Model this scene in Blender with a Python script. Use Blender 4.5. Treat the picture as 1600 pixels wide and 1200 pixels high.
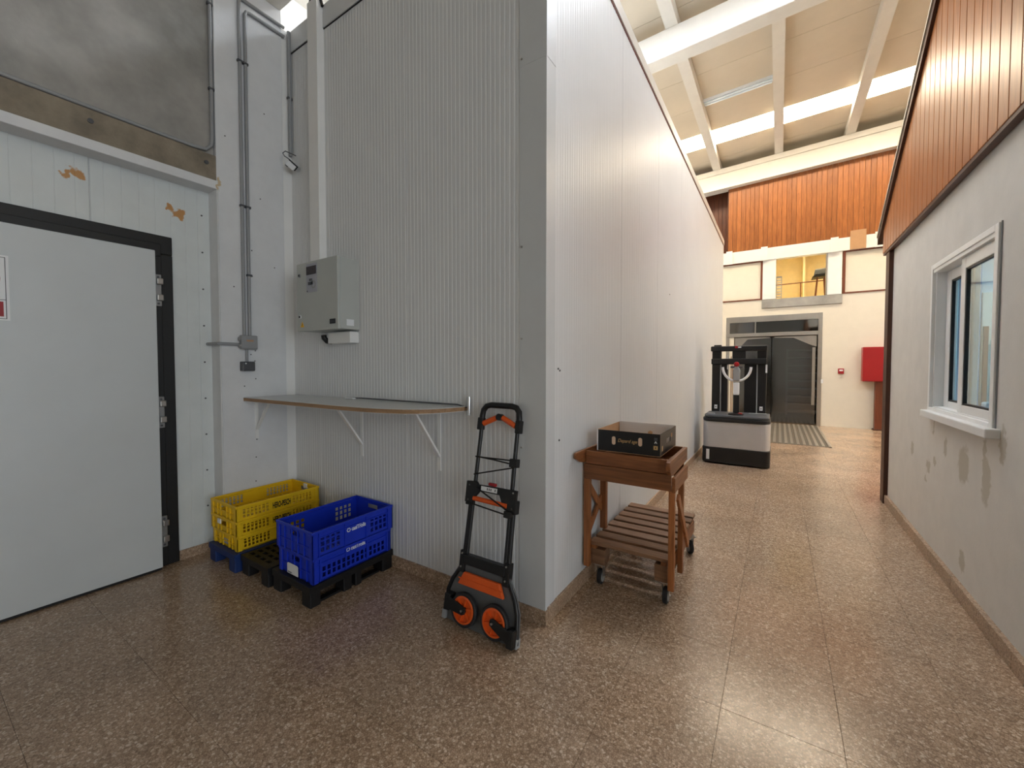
import bpy, bmesh, math, random
from mathutils import Vector, Matrix
random.seed(7)
for o in list(bpy.data.objects): bpy.data.objects.remove(o)
S = bpy.context.scene
COL = S.collection

# ------------------------------------------------------------------ camera
F = 640.0
cam = bpy.data.cameras.new('camera'); cam.sensor_fit = 'HORIZONTAL'; cam.sensor_width = 36.0
cam.lens = F / 1600 * 36.0; cam.shift_y = -9.0 / 1600; cam.clip_start = 0.05; cam.clip_end = 200
camo = bpy.data.objects.new('camera', cam); COL.objects.link(camo)
camo.location = (1.038, -1.921, 1.4)
camo.rotation_euler = (math.radians(90 - 1.7), 0, math.atan(417 / 640.0))
S.camera = camo

# ------------------------------------------------------------------ world / exposure
WORLD = 3.0
w = bpy.data.worlds.new('world'); S.world = w; w.use_nodes = True
w.node_tree.nodes['Background'].inputs[0].default_value = (0.86, 0.93, 1.0, 1)
w.node_tree.nodes['Background'].inputs[1].default_value = WORLD
S.view_settings.view_transform = 'Standard'; S.view_settings.look = 'None'
S.view_settings.gamma = 1.0; S.view_settings.use_curve_mapping = False
S.view_settings.exposure = 0.22
SKY_FAR, SKY_NEAR = 20.0, 20.0

# ------------------------------------------------------------------ materials
MATS = {}
def new_mat(name):
    m = bpy.data.materials.new(name); m.use_nodes = True
    MATS[name] = m
    return m, m.node_tree, m.node_tree.nodes['Principled BSDF']
def srgb(r, g, b):
    f = lambda c: (c / 255.0 / 12.92) if c / 255.0 <= 0.04045 else ((c / 255.0 + 0.055) / 1.055) ** 2.4
    return (f(r), f(g), f(b), 1)
def node(t, kind, **kw):
    n = t.nodes.new(kind)
    for k, v in kw.items():
        if k == 'inp':
            for kk, vv in v.items(): n.inputs[kk].default_value = vv
        else: setattr(n, k, v)
    return n
def ramp(t, stops):
    r = t.nodes.new('ShaderNodeValToRGB'); e = r.color_ramp.elements
    e[0].position, e[0].color = stops[0]; e[1].position, e[1].color = stops[1]
    for p, c in stops[2:]:
        x = e.new(p); x.color = c
    return r
def plain(name, rgb, rough=0.5, metal=0.0, spec=0.5, var=0.06, scale=6.0, coat=0.0, bump=0.0):
    """painted / plastic surface with faint mottling"""
    m, t, b = new_mat(name)
    c = srgb(*rgb)
    geo = node(t, 'ShaderNodeNewGeometry')
    nz = node(t, 'ShaderNodeTexNoise', inp={'Scale': scale, 'Detail': 4.0, 'Roughness': 0.6})
    t.links.new(geo.outputs['Position'], nz.inputs['Vector'])
    r = ramp(t, [(0.3, tuple(x * (1 - var) for x in c[:3]) + (1,)), (0.7, tuple(min(1, x * (1 + var)) for x in c[:3]) + (1,))])
    t.links.new(nz.outputs['Fac'], r.inputs['Fac']); t.links.new(r.outputs['Color'], b.inputs['Base Color'])
    b.inputs['Roughness'].default_value = rough; b.inputs['Metallic'].default_value = metal
    b.inputs['Specular IOR Level'].default_value = spec; b.inputs['Coat Weight'].default_value = coat
    if bump:
        bp = node(t, 'ShaderNodeBump', inp={'Strength': bump, 'Distance': 0.004})
        nb = node(t, 'ShaderNodeTexNoise', inp={'Scale': scale * 12, 'Detail': 4.0})
        t.links.new(geo.outputs['Position'], nb.inputs['Vector'])
        t.links.new(nb.outputs['Fac'], bp.inputs['Height']); t.links.new(bp.outputs['Normal'], b.inputs['Normal'])
    return m
def emit(name, rgb, strength):
    m, t, b = new_mat(name)
    b.inputs['Base Color'].default_value = (0.8, 0.8, 0.8, 1)
    b.inputs['Emission Color'].default_value = srgb(*rgb); b.inputs['Emission Strength'].default_value = strength
    return m
def wood(name, dark, light, axis='Z', rough=0.38, knots=True, tone=0.22):
    m, t, b = new_mat(name)
    geo = node(t, 'ShaderNodeNewGeometry'); oi = node(t, 'ShaderNodeObjectInfo')
    off = node(t, 'ShaderNodeVectorMath', operation='SCALE'); off.inputs[0].default_value = (7.3, 5.1, 9.7)
    t.links.new(oi.outputs['Random'], off.inputs['Scale'])
    add = node(t, 'ShaderNodeVectorMath', operation='ADD')
    t.links.new(geo.outputs['Position'], add.inputs[0]); t.links.new(off.outputs[0], add.inputs[1])
    mp = node(t, 'ShaderNodeMapping')
    sc = {'X': (0.07, 1, 1), 'Y': (1, 0.07, 1), 'Z': (1, 1, 0.07)}[axis]
    mp.inputs['Scale'].default_value = sc
    t.links.new(add.outputs[0], mp.inputs['Vector'])
    n1 = node(t, 'ShaderNodeTexNoise', inp={'Scale': 46.0, 'Detail': 6.0, 'Roughness': 0.62, 'Distortion': 0.6})
    t.links.new(mp.outputs[0], n1.inputs['Vector'])
    r = ramp(t, [(0.3, srgb(*dark)), (0.72, srgb(*light))])
    t.links.new(n1.outputs['Fac'], r.inputs['Fac'])
    # board to board tone
    hsv = node(t, 'ShaderNodeHueSaturation')
    mr = node(t, 'ShaderNodeMapRange', inp={'To Min': 1 - tone, 'To Max': 1 + tone})
    t.links.new(oi.outputs['Random'], mr.inputs['Value']); t.links.new(mr.outputs[0], hsv.inputs['Value'])
    t.links.new(r.outputs['Color'], hsv.inputs['Color'])
    out = hsv.outputs['Color']
    if knots:
        n2 = node(t, 'ShaderNodeTexVoronoi', inp={'Scale': 5.0}); n2.feature = 'F1'
        mp2 = node(t, 'ShaderNodeMapping'); mp2.inputs['Scale'].default_value = {'X': (.45, 1, 1), 'Y': (1, .45, 1), 'Z': (1, 1, .45)}[axis]
        t.links.new(add.outputs[0], mp2.inputs['Vector']); t.links.new(mp2.outputs[0], n2.inputs['Vector'])
        rk = ramp(t, [(0.03, (0.35, 0.25, 0.2, 1)), (0.085, (1, 1, 1, 1))])
        t.links.new(n2.outputs['Distance'], rk.inputs['Fac'])
        mx = node(t, 'ShaderNodeMix', data_type='RGBA', blend_type='MULTIPLY'); mx.inputs[0].default_value = 0.8
        t.links.new(out, mx.inputs[6]); t.links.new(rk.outputs['Color'], mx.inputs[7]); out = mx.outputs[2]
    t.links.new(out, b.inputs['Base Color'])
    b.inputs['Roughness'].default_value = rough
    bp = node(t, 'ShaderNodeBump', inp={'Strength': 0.15, 'Distance': 0.002})
    t.links.new(n1.outputs['Fac'], bp.inputs['Height']); t.links.new(bp.outputs['Normal'], b.inputs['Normal'])
    return m

def terrazzo(name, rough):
    m, t, b = new_mat(name)
    geo = node(t, 'ShaderNodeNewGeometry'); oi = node(t, 'ShaderNodeObjectInfo')
    wob = node(t, 'ShaderNodeTexNoise', inp={'Scale': 60.0, 'Detail': 2.0})
    t.links.new(geo.outputs['Position'], wob.inputs['Vector'])
    sc = node(t, 'ShaderNodeVectorMath', operation='SCALE'); sc.inputs['Scale'].default_value = 0.0045
    t.links.new(wob.outputs['Color'], sc.inputs[0])
    add = node(t, 'ShaderNodeVectorMath', operation='ADD')
    t.links.new(geo.outputs['Position'], add.inputs[0]); t.links.new(sc.outputs[0], add.inputs[1])
    v1 = node(t, 'ShaderNodeTexVoronoi', inp={'Scale': 105.0}); t.links.new(add.outputs[0], v1.inputs['Vector'])
    v2 = node(t, 'ShaderNodeTexVoronoi', inp={'Scale': 105.0}); v2.feature = 'DISTANCE_TO_EDGE'
    t.links.new(add.outputs[0], v2.inputs['Vector'])
    sep = node(t, 'ShaderNodeSeparateColor'); t.links.new(v1.outputs['Color'], sep.inputs[0])
    chips = ramp(t, [(0.0, srgb(152, 126, 102)), (0.25, srgb(175, 148, 123)), (0.55, srgb(187, 160, 134)), (0.8, srgb(200, 173, 147)), (0.97, srgb(216, 194, 170))])
    t.links.new(sep.outputs[0], chips.inputs['Fac'])
    edge = ramp(t, [(0.03, (0.5, 0.46, 0.42, 1)), (0.16, (1, 1, 1, 1))]); t.links.new(v2.outputs['Distance'], edge.inputs['Fac'])
    mx = node(t, 'ShaderNodeMix', data_type='RGBA', blend_type='MULTIPLY'); mx.inputs[0].default_value = 0.75
    t.links.new(chips.outputs['Color'], mx.inputs[6]); t.links.new(edge.outputs['Color'], mx.inputs[7])
    big = node(t, 'ShaderNodeTexNoise', inp={'Scale': 2.2, 'Detail': 3.0}); t.links.new(geo.outputs['Position'], big.inputs['Vector'])
    mr = node(t, 'ShaderNodeMapRange', inp={'From Min': 0.3, 'From Max': 0.7, 'To Min': 0.86, 'To Max': 1.08})
    t.links.new(big.outputs['Fac'], mr.inputs['Value'])
    m2 = node(t, 'ShaderNodeMapRange', inp={'To Min': 0.95, 'To Max': 1.05}); t.links.new(oi.outputs['Random'], m2.inputs['Value'])
    mm = node(t, 'ShaderNodeMath', operation='MULTIPLY'); t.links.new(mr.outputs[0], mm.inputs[0]); t.links.new(m2.outputs[0], mm.inputs[1])
    hsv = node(t, 'ShaderNodeHueSaturation'); t.links.new(mx.outputs[2], hsv.inputs['Color']); t.links.new(mm.outputs[0], hsv.inputs['Value'])
    t.links.new(hsv.outputs['Color'], b.inputs['Base Color'])
    rr = node(t, 'ShaderNodeMapRange', inp={'To Min': rough - 0.05, 'To Max': rough + 0.08}); t.links.new(big.outputs['Fac'], rr.inputs['Value'])
    t.links.new(rr.outputs[0], b.inputs['Roughness']); b.inputs['Specular IOR Level'].default_value = 0.6
    return m

def stained(name, base, stain, pts, rough=0.7, var=0.04, bump=0.15):
    """painted wall with a few worn / damp patches of their own shape; pts = (y, z, ry, rz) in metres"""
    m = plain(name, base, rough, var=var, bump=bump); t = m.node_tree; b = t.nodes['Principled BSDF']
    src = b.inputs['Base Color'].links[0].from_socket
    geo = node(t, 'ShaderNodeNewGeometry')
    nz = node(t, 'ShaderNodeTexNoise', inp={'Scale': 22.0, 'Detail': 5.0}); t.links.new(geo.outputs['Position'], nz.inputs['Vector'])
    sub = node(t, 'ShaderNodeVectorMath', operation='SUBTRACT'); sub.inputs[1].default_value = (.5, .5, .5); t.links.new(nz.outputs['Color'], sub.inputs[0])
    s2 = node(t, 'ShaderNodeVectorMath', operation='SCALE'); s2.inputs['Scale'].default_value = 0.10; t.links.new(sub.outputs[0], s2.inputs[0])
    ad = node(t, 'ShaderNodeVectorMath', operation='ADD'); t.links.new(geo.outputs['Position'], ad.inputs[0]); t.links.new(s2.outputs[0], ad.inputs[1])
    total = None
    for (y, z, ry, rz) in pts:
        sb = node(t, 'ShaderNodeVectorMath', operation='SUBTRACT'); sb.inputs[1].default_value = (0, y, z); t.links.new(ad.outputs[0], sb.inputs[0])
        ml = node(t, 'ShaderNodeVectorMath', operation='MULTIPLY'); ml.inputs[1].default_value = (0, 1 / ry, 1 / rz); t.links.new(sb.outputs[0], ml.inputs[0])
        ln = node(t, 'ShaderNodeVectorMath', operation='LENGTH'); t.links.new(ml.outputs[0], ln.inputs[0])
        mr = node(t, 'ShaderNodeMapRange', inp={'From Min': 0.8, 'From Max': 1.1, 'To Min': 1.0, 'To Max': 0.0}); t.links.new(ln.outputs['Value'], mr.inputs['Value'])
        if total is None: total = mr.outputs[0]
        else:
            mxn = node(t, 'ShaderNodeMath', operation='MAXIMUM'); t.links.new(total, mxn.inputs[0]); t.links.new(mr.outputs[0], mxn.inputs[1]); total = mxn.outputs[0]
    mx = node(t, 'ShaderNodeMix', data_type='RGBA'); t.links.new(total, mx.inputs[0]); t.links.new(src, mx.inputs[6]); mx.inputs[7].default_value = srgb(*stain)
    t.links.new(mx.outputs[2], b.inputs['Base Color'])
    return m

def glass(name, tint, rough=0.02, trans=0.7):
    """thin pane: part mirror, part see-through"""
    m, t, b = new_mat(name)
    out = t.nodes['Material Output']
    tr = node(t, 'ShaderNodeBsdfTransparent'); tr.inputs[0].default_value = tint
    gl = node(t, 'ShaderNodeBsdfGlossy', inp={'Roughness': rough}); gl.inputs[0].default_value = (0.9, 0.95, 1, 1)
    mix = node(t, 'ShaderNodeMixShader'); mix.inputs[0].default_value = 1 - trans
    t.links.new(tr.outputs[0], mix.inputs[1]); t.links.new(gl.outputs[0], mix.inputs[2]); t.links.new(mix.outputs[0], out.inputs[0])
    return m

M = {}
M['floor'] = terrazzo('polished_terrazzo', 0.19)
M['skirt'] = terrazzo('terrazzo_skirting', 0.4)
M['grout'] = plain('grout', (70, 58, 50), 0.8)
M['panel'] = plain('white_coated_steel', (222, 224, 225), 0.40, spec=0.35, var=0.02, scale=2.0)
M['trimgrey'] = plain('grey_flashing', (206, 209, 210), 0.4, var=0.02)
M['flash'] = plain('cream_flashing', (215, 210, 200), 0.4, var=0.02)
M['redline'] = plain('brown_sealant', (110, 50, 35), 0.6)
M['whitepaint'] = stained('worn_white_paint', (222, 224, 226), (200, 182, 150), [(-0.548, 2.74, 0.012, 0.05)], 0.6)
M['doorpanel'] = stained('door_wall_panel', (216, 222, 222), (192, 142, 88), [(-1.25, 2.57, 0.045, 0.03), (-1.30, 2.55, 0.02, 0.02), (-0.75, 2.48, 0.04, 0.035), (-0.80, 2.50, 0.02, 0.025)], 0.4, bump=0.02)
M['leaf'] = plain('door_leaf_paint', (206, 212, 214), 0.38, var=0.03, scale=2.5)
M['rubber'] = plain('black_frame', (17, 18, 19), 0.5, var=0.15)
M['concrete'] = plain('raw_concrete', (156, 154, 149), 0.85, var=0.26, scale=3.0, bump=0.3)
M['concrete_brown'] = plain('brown_concrete', (138, 128, 112), 0.85, var=0.25, scale=7.0, bump=0.4)
M['housewall'] = stained('house_plaster', (218, 214, 207), (192, 185, 171), [(1.62, .80, .09, .12), (1.30, .78, .06, .13), (1.95, .86, .035, .07), (1.12, 1.00, .04, .10), (1.60, .22, .05, .07), (2.20, .98, .016, .10), (1.33, .92, .02, .10), (2.75, .72, .04, .06), (2.30, .66, .05, .05), (2.36, .55, .03, .03), (2.16, .72, .03, .03)], 0.75)
M['planks'] = wood('orange_planks', (150, 86, 42), (192, 122, 70), 'Z', 0.33, tone=0.12)
M['planks_back'] = wood('end_wall_planks', (128, 74, 34), (170, 106, 56), 'Z', 0.4, tone=0.14)
M['planks_shaded'] = wood('shaded_planks', (70, 34, 16), (110, 58, 28), 'Z', 0.4)  # shade of the recessed end planks is put into their colour
M['brown'] = wood('brown_trim', (52, 26, 14), (84, 44, 24), 'Z', 0.45, knots=False, tone=0.05)
M['brownpost'] = wood('brown_post', (96, 46, 24), (128, 66, 36), 'Z', 0.45, knots=False, tone=0.05)
M['cream'] = plain('cream_wall', (228, 221, 205), 0.6, var=0.02)
M['white'] = plain('white_gloss', (240, 240, 238), 0.35, var=0.02)
M['roof'] = plain('roof_sheet', (202, 190, 170), 0.5, var=0.05, scale=1.5)
M['beam'] = plain('beam_paint', (212, 207, 197), 0.55, var=0.03)
M['steel'] = plain('brushed_steel', (178, 176, 172), 0.32, 0.9, var=0.05)
M['silver'] = plain('silver_paint', (198, 197, 198), 0.36, 0.35, var=0.03)
M['zinc'] = plain('hinge_metal', (150, 152, 153), 0.35, 0.6)
M['chrome'] = plain('chrome', (210, 210, 212), 0.12, 1.0)
M['black'] = plain('black_plastic', (14, 14, 16), 0.45, var=0.1)
M['blackmetal'] = plain('black_powder_coat', (17, 18, 20), 0.35, var=0.1)
M['tyre'] = plain('tyre_rubber', (34, 34, 36), 0.7)
M['orange'] = plain('orange_plastic', (226, 92, 28), 0.4, var=0.04)
M['greyplastic'] = plain('grey_plate', (92, 94, 96), 0.4, var=0.08)
M['greylight'] = plain('light_grey_plastic', (152, 154, 156), 0.45, var=0.03)
M['greydark'] = plain('dark_grey_plastic', (78, 80, 84), 0.45, var=0.03)
M['cabinet'] = plain('cabinet_grey', (186, 190, 186), 0.4, var=0.02)
M['cabinetside'] = M['cabinet']
M['yellow'] = plain('yellow_plastic', (240, 196, 22), 0.45, var=0.06)
M['blue'] = plain('blue_plastic', (20, 52, 190), 0.4, var=0.06)
M['bluepallet'] = plain('dark_blue_plastic', (24, 52, 110), 0.5, var=0.08)
M['blackpallet'] = plain('black_pallet_plastic', (20, 20, 22), 0.5, var=0.1)
M['shelf'] = plain('shelf_laminate', (206, 208, 208), 0.3, var=0.02)
M['chip'] = wood('chipboard_edge', (136, 104, 74), (176, 142, 106), 'X', 0.6, knots=False, tone=0.02)
M['cartwood'] = wood('stained_pine', (112, 66, 34), (160, 102, 58), 'X', 0.5)
M['cartwood_y'] = wood('stained_pine_length', (112, 66, 34), (160, 102, 58), 'Y', 0.5)
M['cartwood_z'] = wood('stained_pine_upright', (128, 74, 36), (176, 112, 62), 'Z', 0.5)
M['palletwood'] = wood('grey_brown_slats', (100, 70, 48), (142, 106, 78), 'X', 0.6)
M['boxblack'] = plain('printed_black_card', (18, 18, 20), 0.4)
M['card'] = plain('brown_card', (186, 146, 108), 0.8)
M['boxwhite'] = plain('white_card', (232, 232, 234), 0.6, var=0.01)
M['gold'] = plain('gold_print', (206, 168, 112), 0.4)
M['pinkcard'] = plain('beige_print', (226, 196, 168), 0.6)
M['red'] = plain('red_enamel', (160, 18, 26), 0.38, var=0.03)
M['label'] = plain('white_label', (236, 238, 240), 0.5, var=0.01)
M['display'] = plain('display_window', (40, 14, 18), 0.15)
M['warn'] = plain('warning_yellow', (240, 186, 30), 0.5)
M['pale'] = plain('pale_print', (170, 172, 182), 0.5)
M['yellowwall'] = plain('yellow_wall', (247, 230, 186), 0.7)
M['office'] = plain('office_wall', (206, 224, 230), 0.6)
M['officecyan'] = plain('office_cyan', (176, 216, 226), 0.5)
M['officeblue'] = plain('office_blue', (110, 150, 190), 0.5)
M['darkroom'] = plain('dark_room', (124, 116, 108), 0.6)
M['pvc'] = glass('pvc_flap', (0.6, 0.58, 0.55, 1), 0.12, 0.86)
M['transom'] = glass('transom_glass', (0.34, 0.33, 0.32, 1), 0.05, 0.86)
M['pane'] = glass('window_glass', (0.85, 0.93, 0.95, 1), 0.01, 0.78)
M['mat'] = plain('grating', (168, 160, 148), 0.35, 0.5)
M['matdark'] = plain('grating_gap', (92, 84, 74), 0.6)
M['sky'] = emit('skylight_sheet', (255, 237, 208), SKY_FAR)
M['sky2'] = emit('skylight_sheet_white', (238, 245, 255), SKY_NEAR)
M['tube'] = emit('lamp_tube', (255, 240, 210), 12.0)
M['tube_mezz'] = emit('mezzanine_tube', (255, 236, 196), 50.0)
M['office_fill'] = emit('office_fill_glow', (212, 238, 255), 36.0)  # glow of the lamp added to brighten the office
M['tube_off'] = plain('tube_glass', (236, 246, 252), 0.2)

# ------------------------------------------------------------------ mesh helpers
class MB:
    def __init__(s): s.v = []; s.f = []
    def add(s, vs, fs):
        n = len(s.v); s.v += [tuple(v) for v in vs]; s.f += [tuple(i + n for i in f) for f in fs]; return s
    def box(s, x0, x1, y0, y1, z0, z1):
        return s.add([(x0, y0, z0), (x1, y0, z0), (x1, y1, z0), (x0, y1, z0), (x0, y0, z1), (x1, y0, z1), (x1, y1, z1), (x0, y1, z1)],
                     [(0, 3, 2, 1), (4, 5, 6, 7), (0, 1, 5, 4), (1, 2, 6, 5), (2, 3, 7, 6), (3, 0, 4, 7)])
    def hexa(s, p):
        return s.add(p, [(0, 3, 2, 1), (4, 5, 6, 7), (0, 1, 5, 4), (1, 2, 6, 5), (2, 3, 7, 6), (3, 0, 4, 7)])
    def prism(s, poly, axis, a, b):
        """poly: 2-D points; axis: 'x','y','z' extruded from a to b. x:(y,z) y:(x,z) z:(x,y)"""
        def P(p, c):
            return {'x': (c, p[0], p[1]), 'y': (p[0], c, p[1]), 'z': (p[0], p[1], c)}[axis]
        n = len(poly)
        vs = [P(p, a) for p in poly] + [P(p, b) for p in poly]
        return s.add(vs, [tuple(range(n))[::-1], tuple(range(n, 2 * n))] + [(i, (i + 1) % n, n + (i + 1) % n, n + i) for i in range(n)])
    def bar(s, p0, p1, wu, wv, up=(0, 0, 1)):
        """rectangular bar from p0 to p1; wu across, wv along up"""
        p0, p1 = Vector(p0), Vector(p1); d = (p1 - p0).normalized(); u = Vector(up)
        a = d.cross(u)
        if a.length < 1e-4: a = d.cross(Vector((1, 0, 0)))
        a.normalize(); b = a.cross(d).normalized(); a *= wu / 2; b *= wv / 2
        q = [p0 - a - b, p0 + a - b, p0 + a + b, p0 - a + b]; r = [x + (p1 - p0) for x in q]
        return s.hexa(q + r)
    def tube(s, pts, r, n=10, closed=False):
        pts = [Vector(p) for p in pts]; rings = []; m = len(pts)
        prev = None
        for i, p in enumerate(pts):
            if closed: d = (pts[(i + 1) % m] - pts[i - 1])
            else: d = pts[min(i + 1, m - 1)] - pts[max(i - 1, 0)]
            d.normalize()
            if prev is None:
                a = d.cross(Vector((0, 0, 1)))
                if a.length < 1e-3: a = d.cross(Vector((1, 0, 0)))
            else:
                a = prev - d * prev.dot(d)
            a.normalize(); prev = a; b = d.cross(a)
            rr = r[i] if isinstance(r, (list, tuple)) else r
            rings.append([p + (a * math.cos(2 * math.pi * k / n) + b * math.sin(2 * math.pi * k / n)) * rr for k in range(n)])
        vs = [v for ring in rings for v in ring]; fs = []
        for i in range(m - (0 if closed else 1)):
            j = (i + 1) % m
            for k in range(n): fs.append((i * n + k, i * n + (k + 1) % n, j * n + (k + 1) % n, j * n + k))
        if not closed: fs += [tuple(range(n))[::-1], tuple(range((m - 1) * n, m * n))]
        return s.add(vs, fs)
    def cyl(s, p0, p1, r, n=20): return s.tube([p0, p1], r, n)
    def lathe(s, prof, c, axis, n=28):
        """prof: (radius, offset along axis) closed ring profile"""
        ax = {'x': (Vector((0, 1, 0)), Vector((0, 0, 1)), Vector((1, 0, 0))), 'y': (Vector((1, 0, 0)), Vector((0, 0, 1)), Vector((0, 1, 0))), 'z': (Vector((1, 0, 0)), Vector((0, 1, 0)), Vector((0, 0, 1)))}[axis]
        c = Vector(c); k = len(prof); vs = []; fs = []
        for i in range(n):
            a = 2 * math.pi * i / n
            for (r, o) in prof: vs.append(c + (ax[0] * math.cos(a) + ax[1] * math.sin(a)) * r + ax[2] * o)
        for i in range(n):
            j = (i + 1) % n
            for q in range(k): fs.append((i * k + q, j * k + q, j * k + (q + 1) % k, i * k + (q + 1) % k))
        return s.add(vs, fs)
    def grid(s, o, U, V, uc, vc, hole):
        """flat sheet of cells, hole(i,j) cells left out; solidify gives it its thickness"""
        o, U, V = Vector(o), Vector(U), Vector(V); nu, nv = len(uc), len(vc)
        vs = [o + U * u + V * v for v in vc for u in uc]; fs = []
        for j in range(nv - 1):
            for i in range(nu - 1):
                if not hole(i, j): fs.append((j * nu + i, j * nu + i + 1, (j + 1) * nu + i + 1, (j + 1) * nu + i))
        return s.add(vs, fs)
    def build(s, name, mat, parent=None, bevel=0.0, solid=0.0, smooth=False, fix=True, seg=2, mats=None):
        o0 = Vector((0, 0, 0)); p = parent
        while p is not None:
            o0 += Vector(p.location) if p.get('_root') else Vector((0, 0, 0)); p = p.parent
        me = bpy.data.meshes.new(name)
        me.from_pydata([(v[0] - o0.x, v[1] - o0.y, v[2] - o0.z) for v in s.v], [], s.f); me.update()
        if fix:
            bm = bmesh.new(); bm.from_mesh(me); bmesh.ops.recalc_face_normals(bm, faces=bm.faces[:]); bm.to_mesh(me); bm.free()
        if mat: me.materials.append(mat)
        ob = bpy.data.objects.new(name, me); COL.objects.link(ob)
        if parent is not None: ob.parent = parent
        if solid:
            md = ob.modifiers.new('thick', 'SOLIDIFY'); md.thickness = solid; md.offset = -1
        if bevel:
            md = ob.modifiers.new('bevel', 'BEVEL'); md.width = bevel; md.segments = seg; md.limit_method = 'ANGLE'; md.angle_limit = math.radians(40)
        if smooth:
            for pl in me.polygons: pl.use_smooth = True
            try: me.set_sharp_from_angle(angle=math.radians(40))
            except Exception: pass
        return ob
def tag(o, label, cat, group=None):
    o['label'] = label; o['category'] = cat
    if group: o['group'] = group
    return o
def thing(name, loc, label, cat, group=None, rot=(0, 0, 0)):
    o = bpy.data.objects.new(name, None); o.empty_display_size = 0.1; COL.objects.link(o); o.location = loc; o.rotation_euler = rot; o['_root'] = 1
    return tag(o, label, cat, group)
def struct(name, loc=(0, 0, 0), label=None):
    o = bpy.data.objects.new(name, None); o.empty_display_size = 0.1; COL.objects.link(o); o.location = loc; o['_root'] = 1; o['kind'] = 'structure'
    if label: o['label'] = label
    return o
def S_(o, label=None):
    o['kind'] = 'structure'
    if label: o['label'] = label
    return o
def copy_tree(o, parent=None):
    c = o.copy(); COL.objects.link(c); c.parent = parent
    for ch in list(o.children): copy_tree(ch, c)
    return c
def text(name, body, size, mat, parent, origin, U, V, shear=0.0, ext=0.0004, bold=0.0, width=None):
    """flat lettering: origin = lower-left point, U reading direction, V up"""
    cu = bpy.data.curves.new('t', 'FONT'); cu.body = body; cu.size = size; cu.extrude = ext; cu.shear = shear; cu.offset = bold
    ob = bpy.data.objects.new('t', cu); COL.objects.link(ob); bpy.context.view_layer.update()
    dg = bpy.context.evaluated_depsgraph_get(); me = bpy.data.meshes.new_from_object(ob.evaluated_get(dg))
    bpy.data.objects.remove(ob); bpy.data.curves.remove(cu)
    xs = [v.co.x for v in me.vertices]
    k = (width / (max(xs) - min(xs))) if width else 1.0
    U, V = Vector(U).normalized(), Vector(V).normalized(); N = U.cross(V); x0 = min(xs)
    mb = MB(); mb.v = [tuple(Vector(origin) + U * ((v.co.x - x0) * k) + V * v.co.y + N * v.co.z) for v in me.vertices]
    mb.f = [tuple(p.vertices) for p in me.polygons]; bpy.data.meshes.remove(me)
    return mb.build(name, mat, parent, fix=False)

# ------------------------------------------------------------------ floor
fl = struct('floor', label='polished brown terrazzo tile floor')
MB().box(-2.7, 9, -8, 13.5, -0.06, -0.0045).build('screed', M['grout'], fl)
T = 0.4; X0, Y0 = 0.46, -0.48
def seen(x, y):
    dx, dy = x - 1.038, y + 1.921
    yaw = math.atan(417 / 640.0); fz = -math.sin(yaw) * dx + math.cos(yaw) * dy; rx = math.cos(yaw) * dx + math.sin(yaw) * dy
    if fz < 0.3: return None
    u = 800 + 640 * rx / fz; v = 572 + 640 * 1.4 / fz
    if -60 < u < 1660 and v < 1290: return fz
    return None
tiles = []
for i in range(-8, 21):
    for j in range(-19, 27):
        x, y = X0 + i * T, Y0 + j * T
        if x + T < -2.56 or x > 8.9 or y > 10.0: continue
        hid = (x + T < -0.05 and y > 0.05 and y + T < 8.1) or (x > 2.05 and y + T < 3.6)
        d = None if hid else seen(x + T / 2, y + T / 2)
        tiles.append((d if d else 1e6 + abs(y), x, y, hid))
tiles.sort()
def tile_mesh():
    g, c = 0.0005, 0.0008
    b = MB(); a0, a1 = g, T - g
    b.add([(a0, a0, -0.02), (a1, a0, -0.02), (a1, a1, -0.02), (a0, a1, -0.02), (a0, a0, -c), (a1, a0, -c), (a1, a1, -c), (a0, a1, -c), (a0 + c, a0 + c, 0), (a1 - c, a0 + c, 0), (a1 - c, a1 - c, 0), (a0 + c, a1 - c, 0)],
          [(0, 3, 2, 1), (0, 1, 5, 4), (1, 2, 6, 5), (2, 3, 7, 6), (3, 0, 4, 7), (4, 5, 9, 8), (5, 6, 10, 9), (6, 7, 11, 10), (7, 4, 8, 11), (8, 9, 10, 11)])
    return b
t0 = tile_mesh().build('tile', M['floor'], fl); first = True; rest = MB()
for n, (d, x, y, hid) in enumerate(tiles):
    if hid: continue
    if n < 290 and d < 1e6:
        o = t0 if first else t0.copy()
        if not first: COL.objects.link(o); o.parent = fl
        o.location = (x, y, 0); first = False
    else:
        tm = tile_mesh(); rest.add([(v[0] + x, v[1] + y, v[2]) for v in tm.v], tm.f)
ro = rest.build('tile_field', M['floor'], fl); ro['kind'] = 'stuff'

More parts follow.
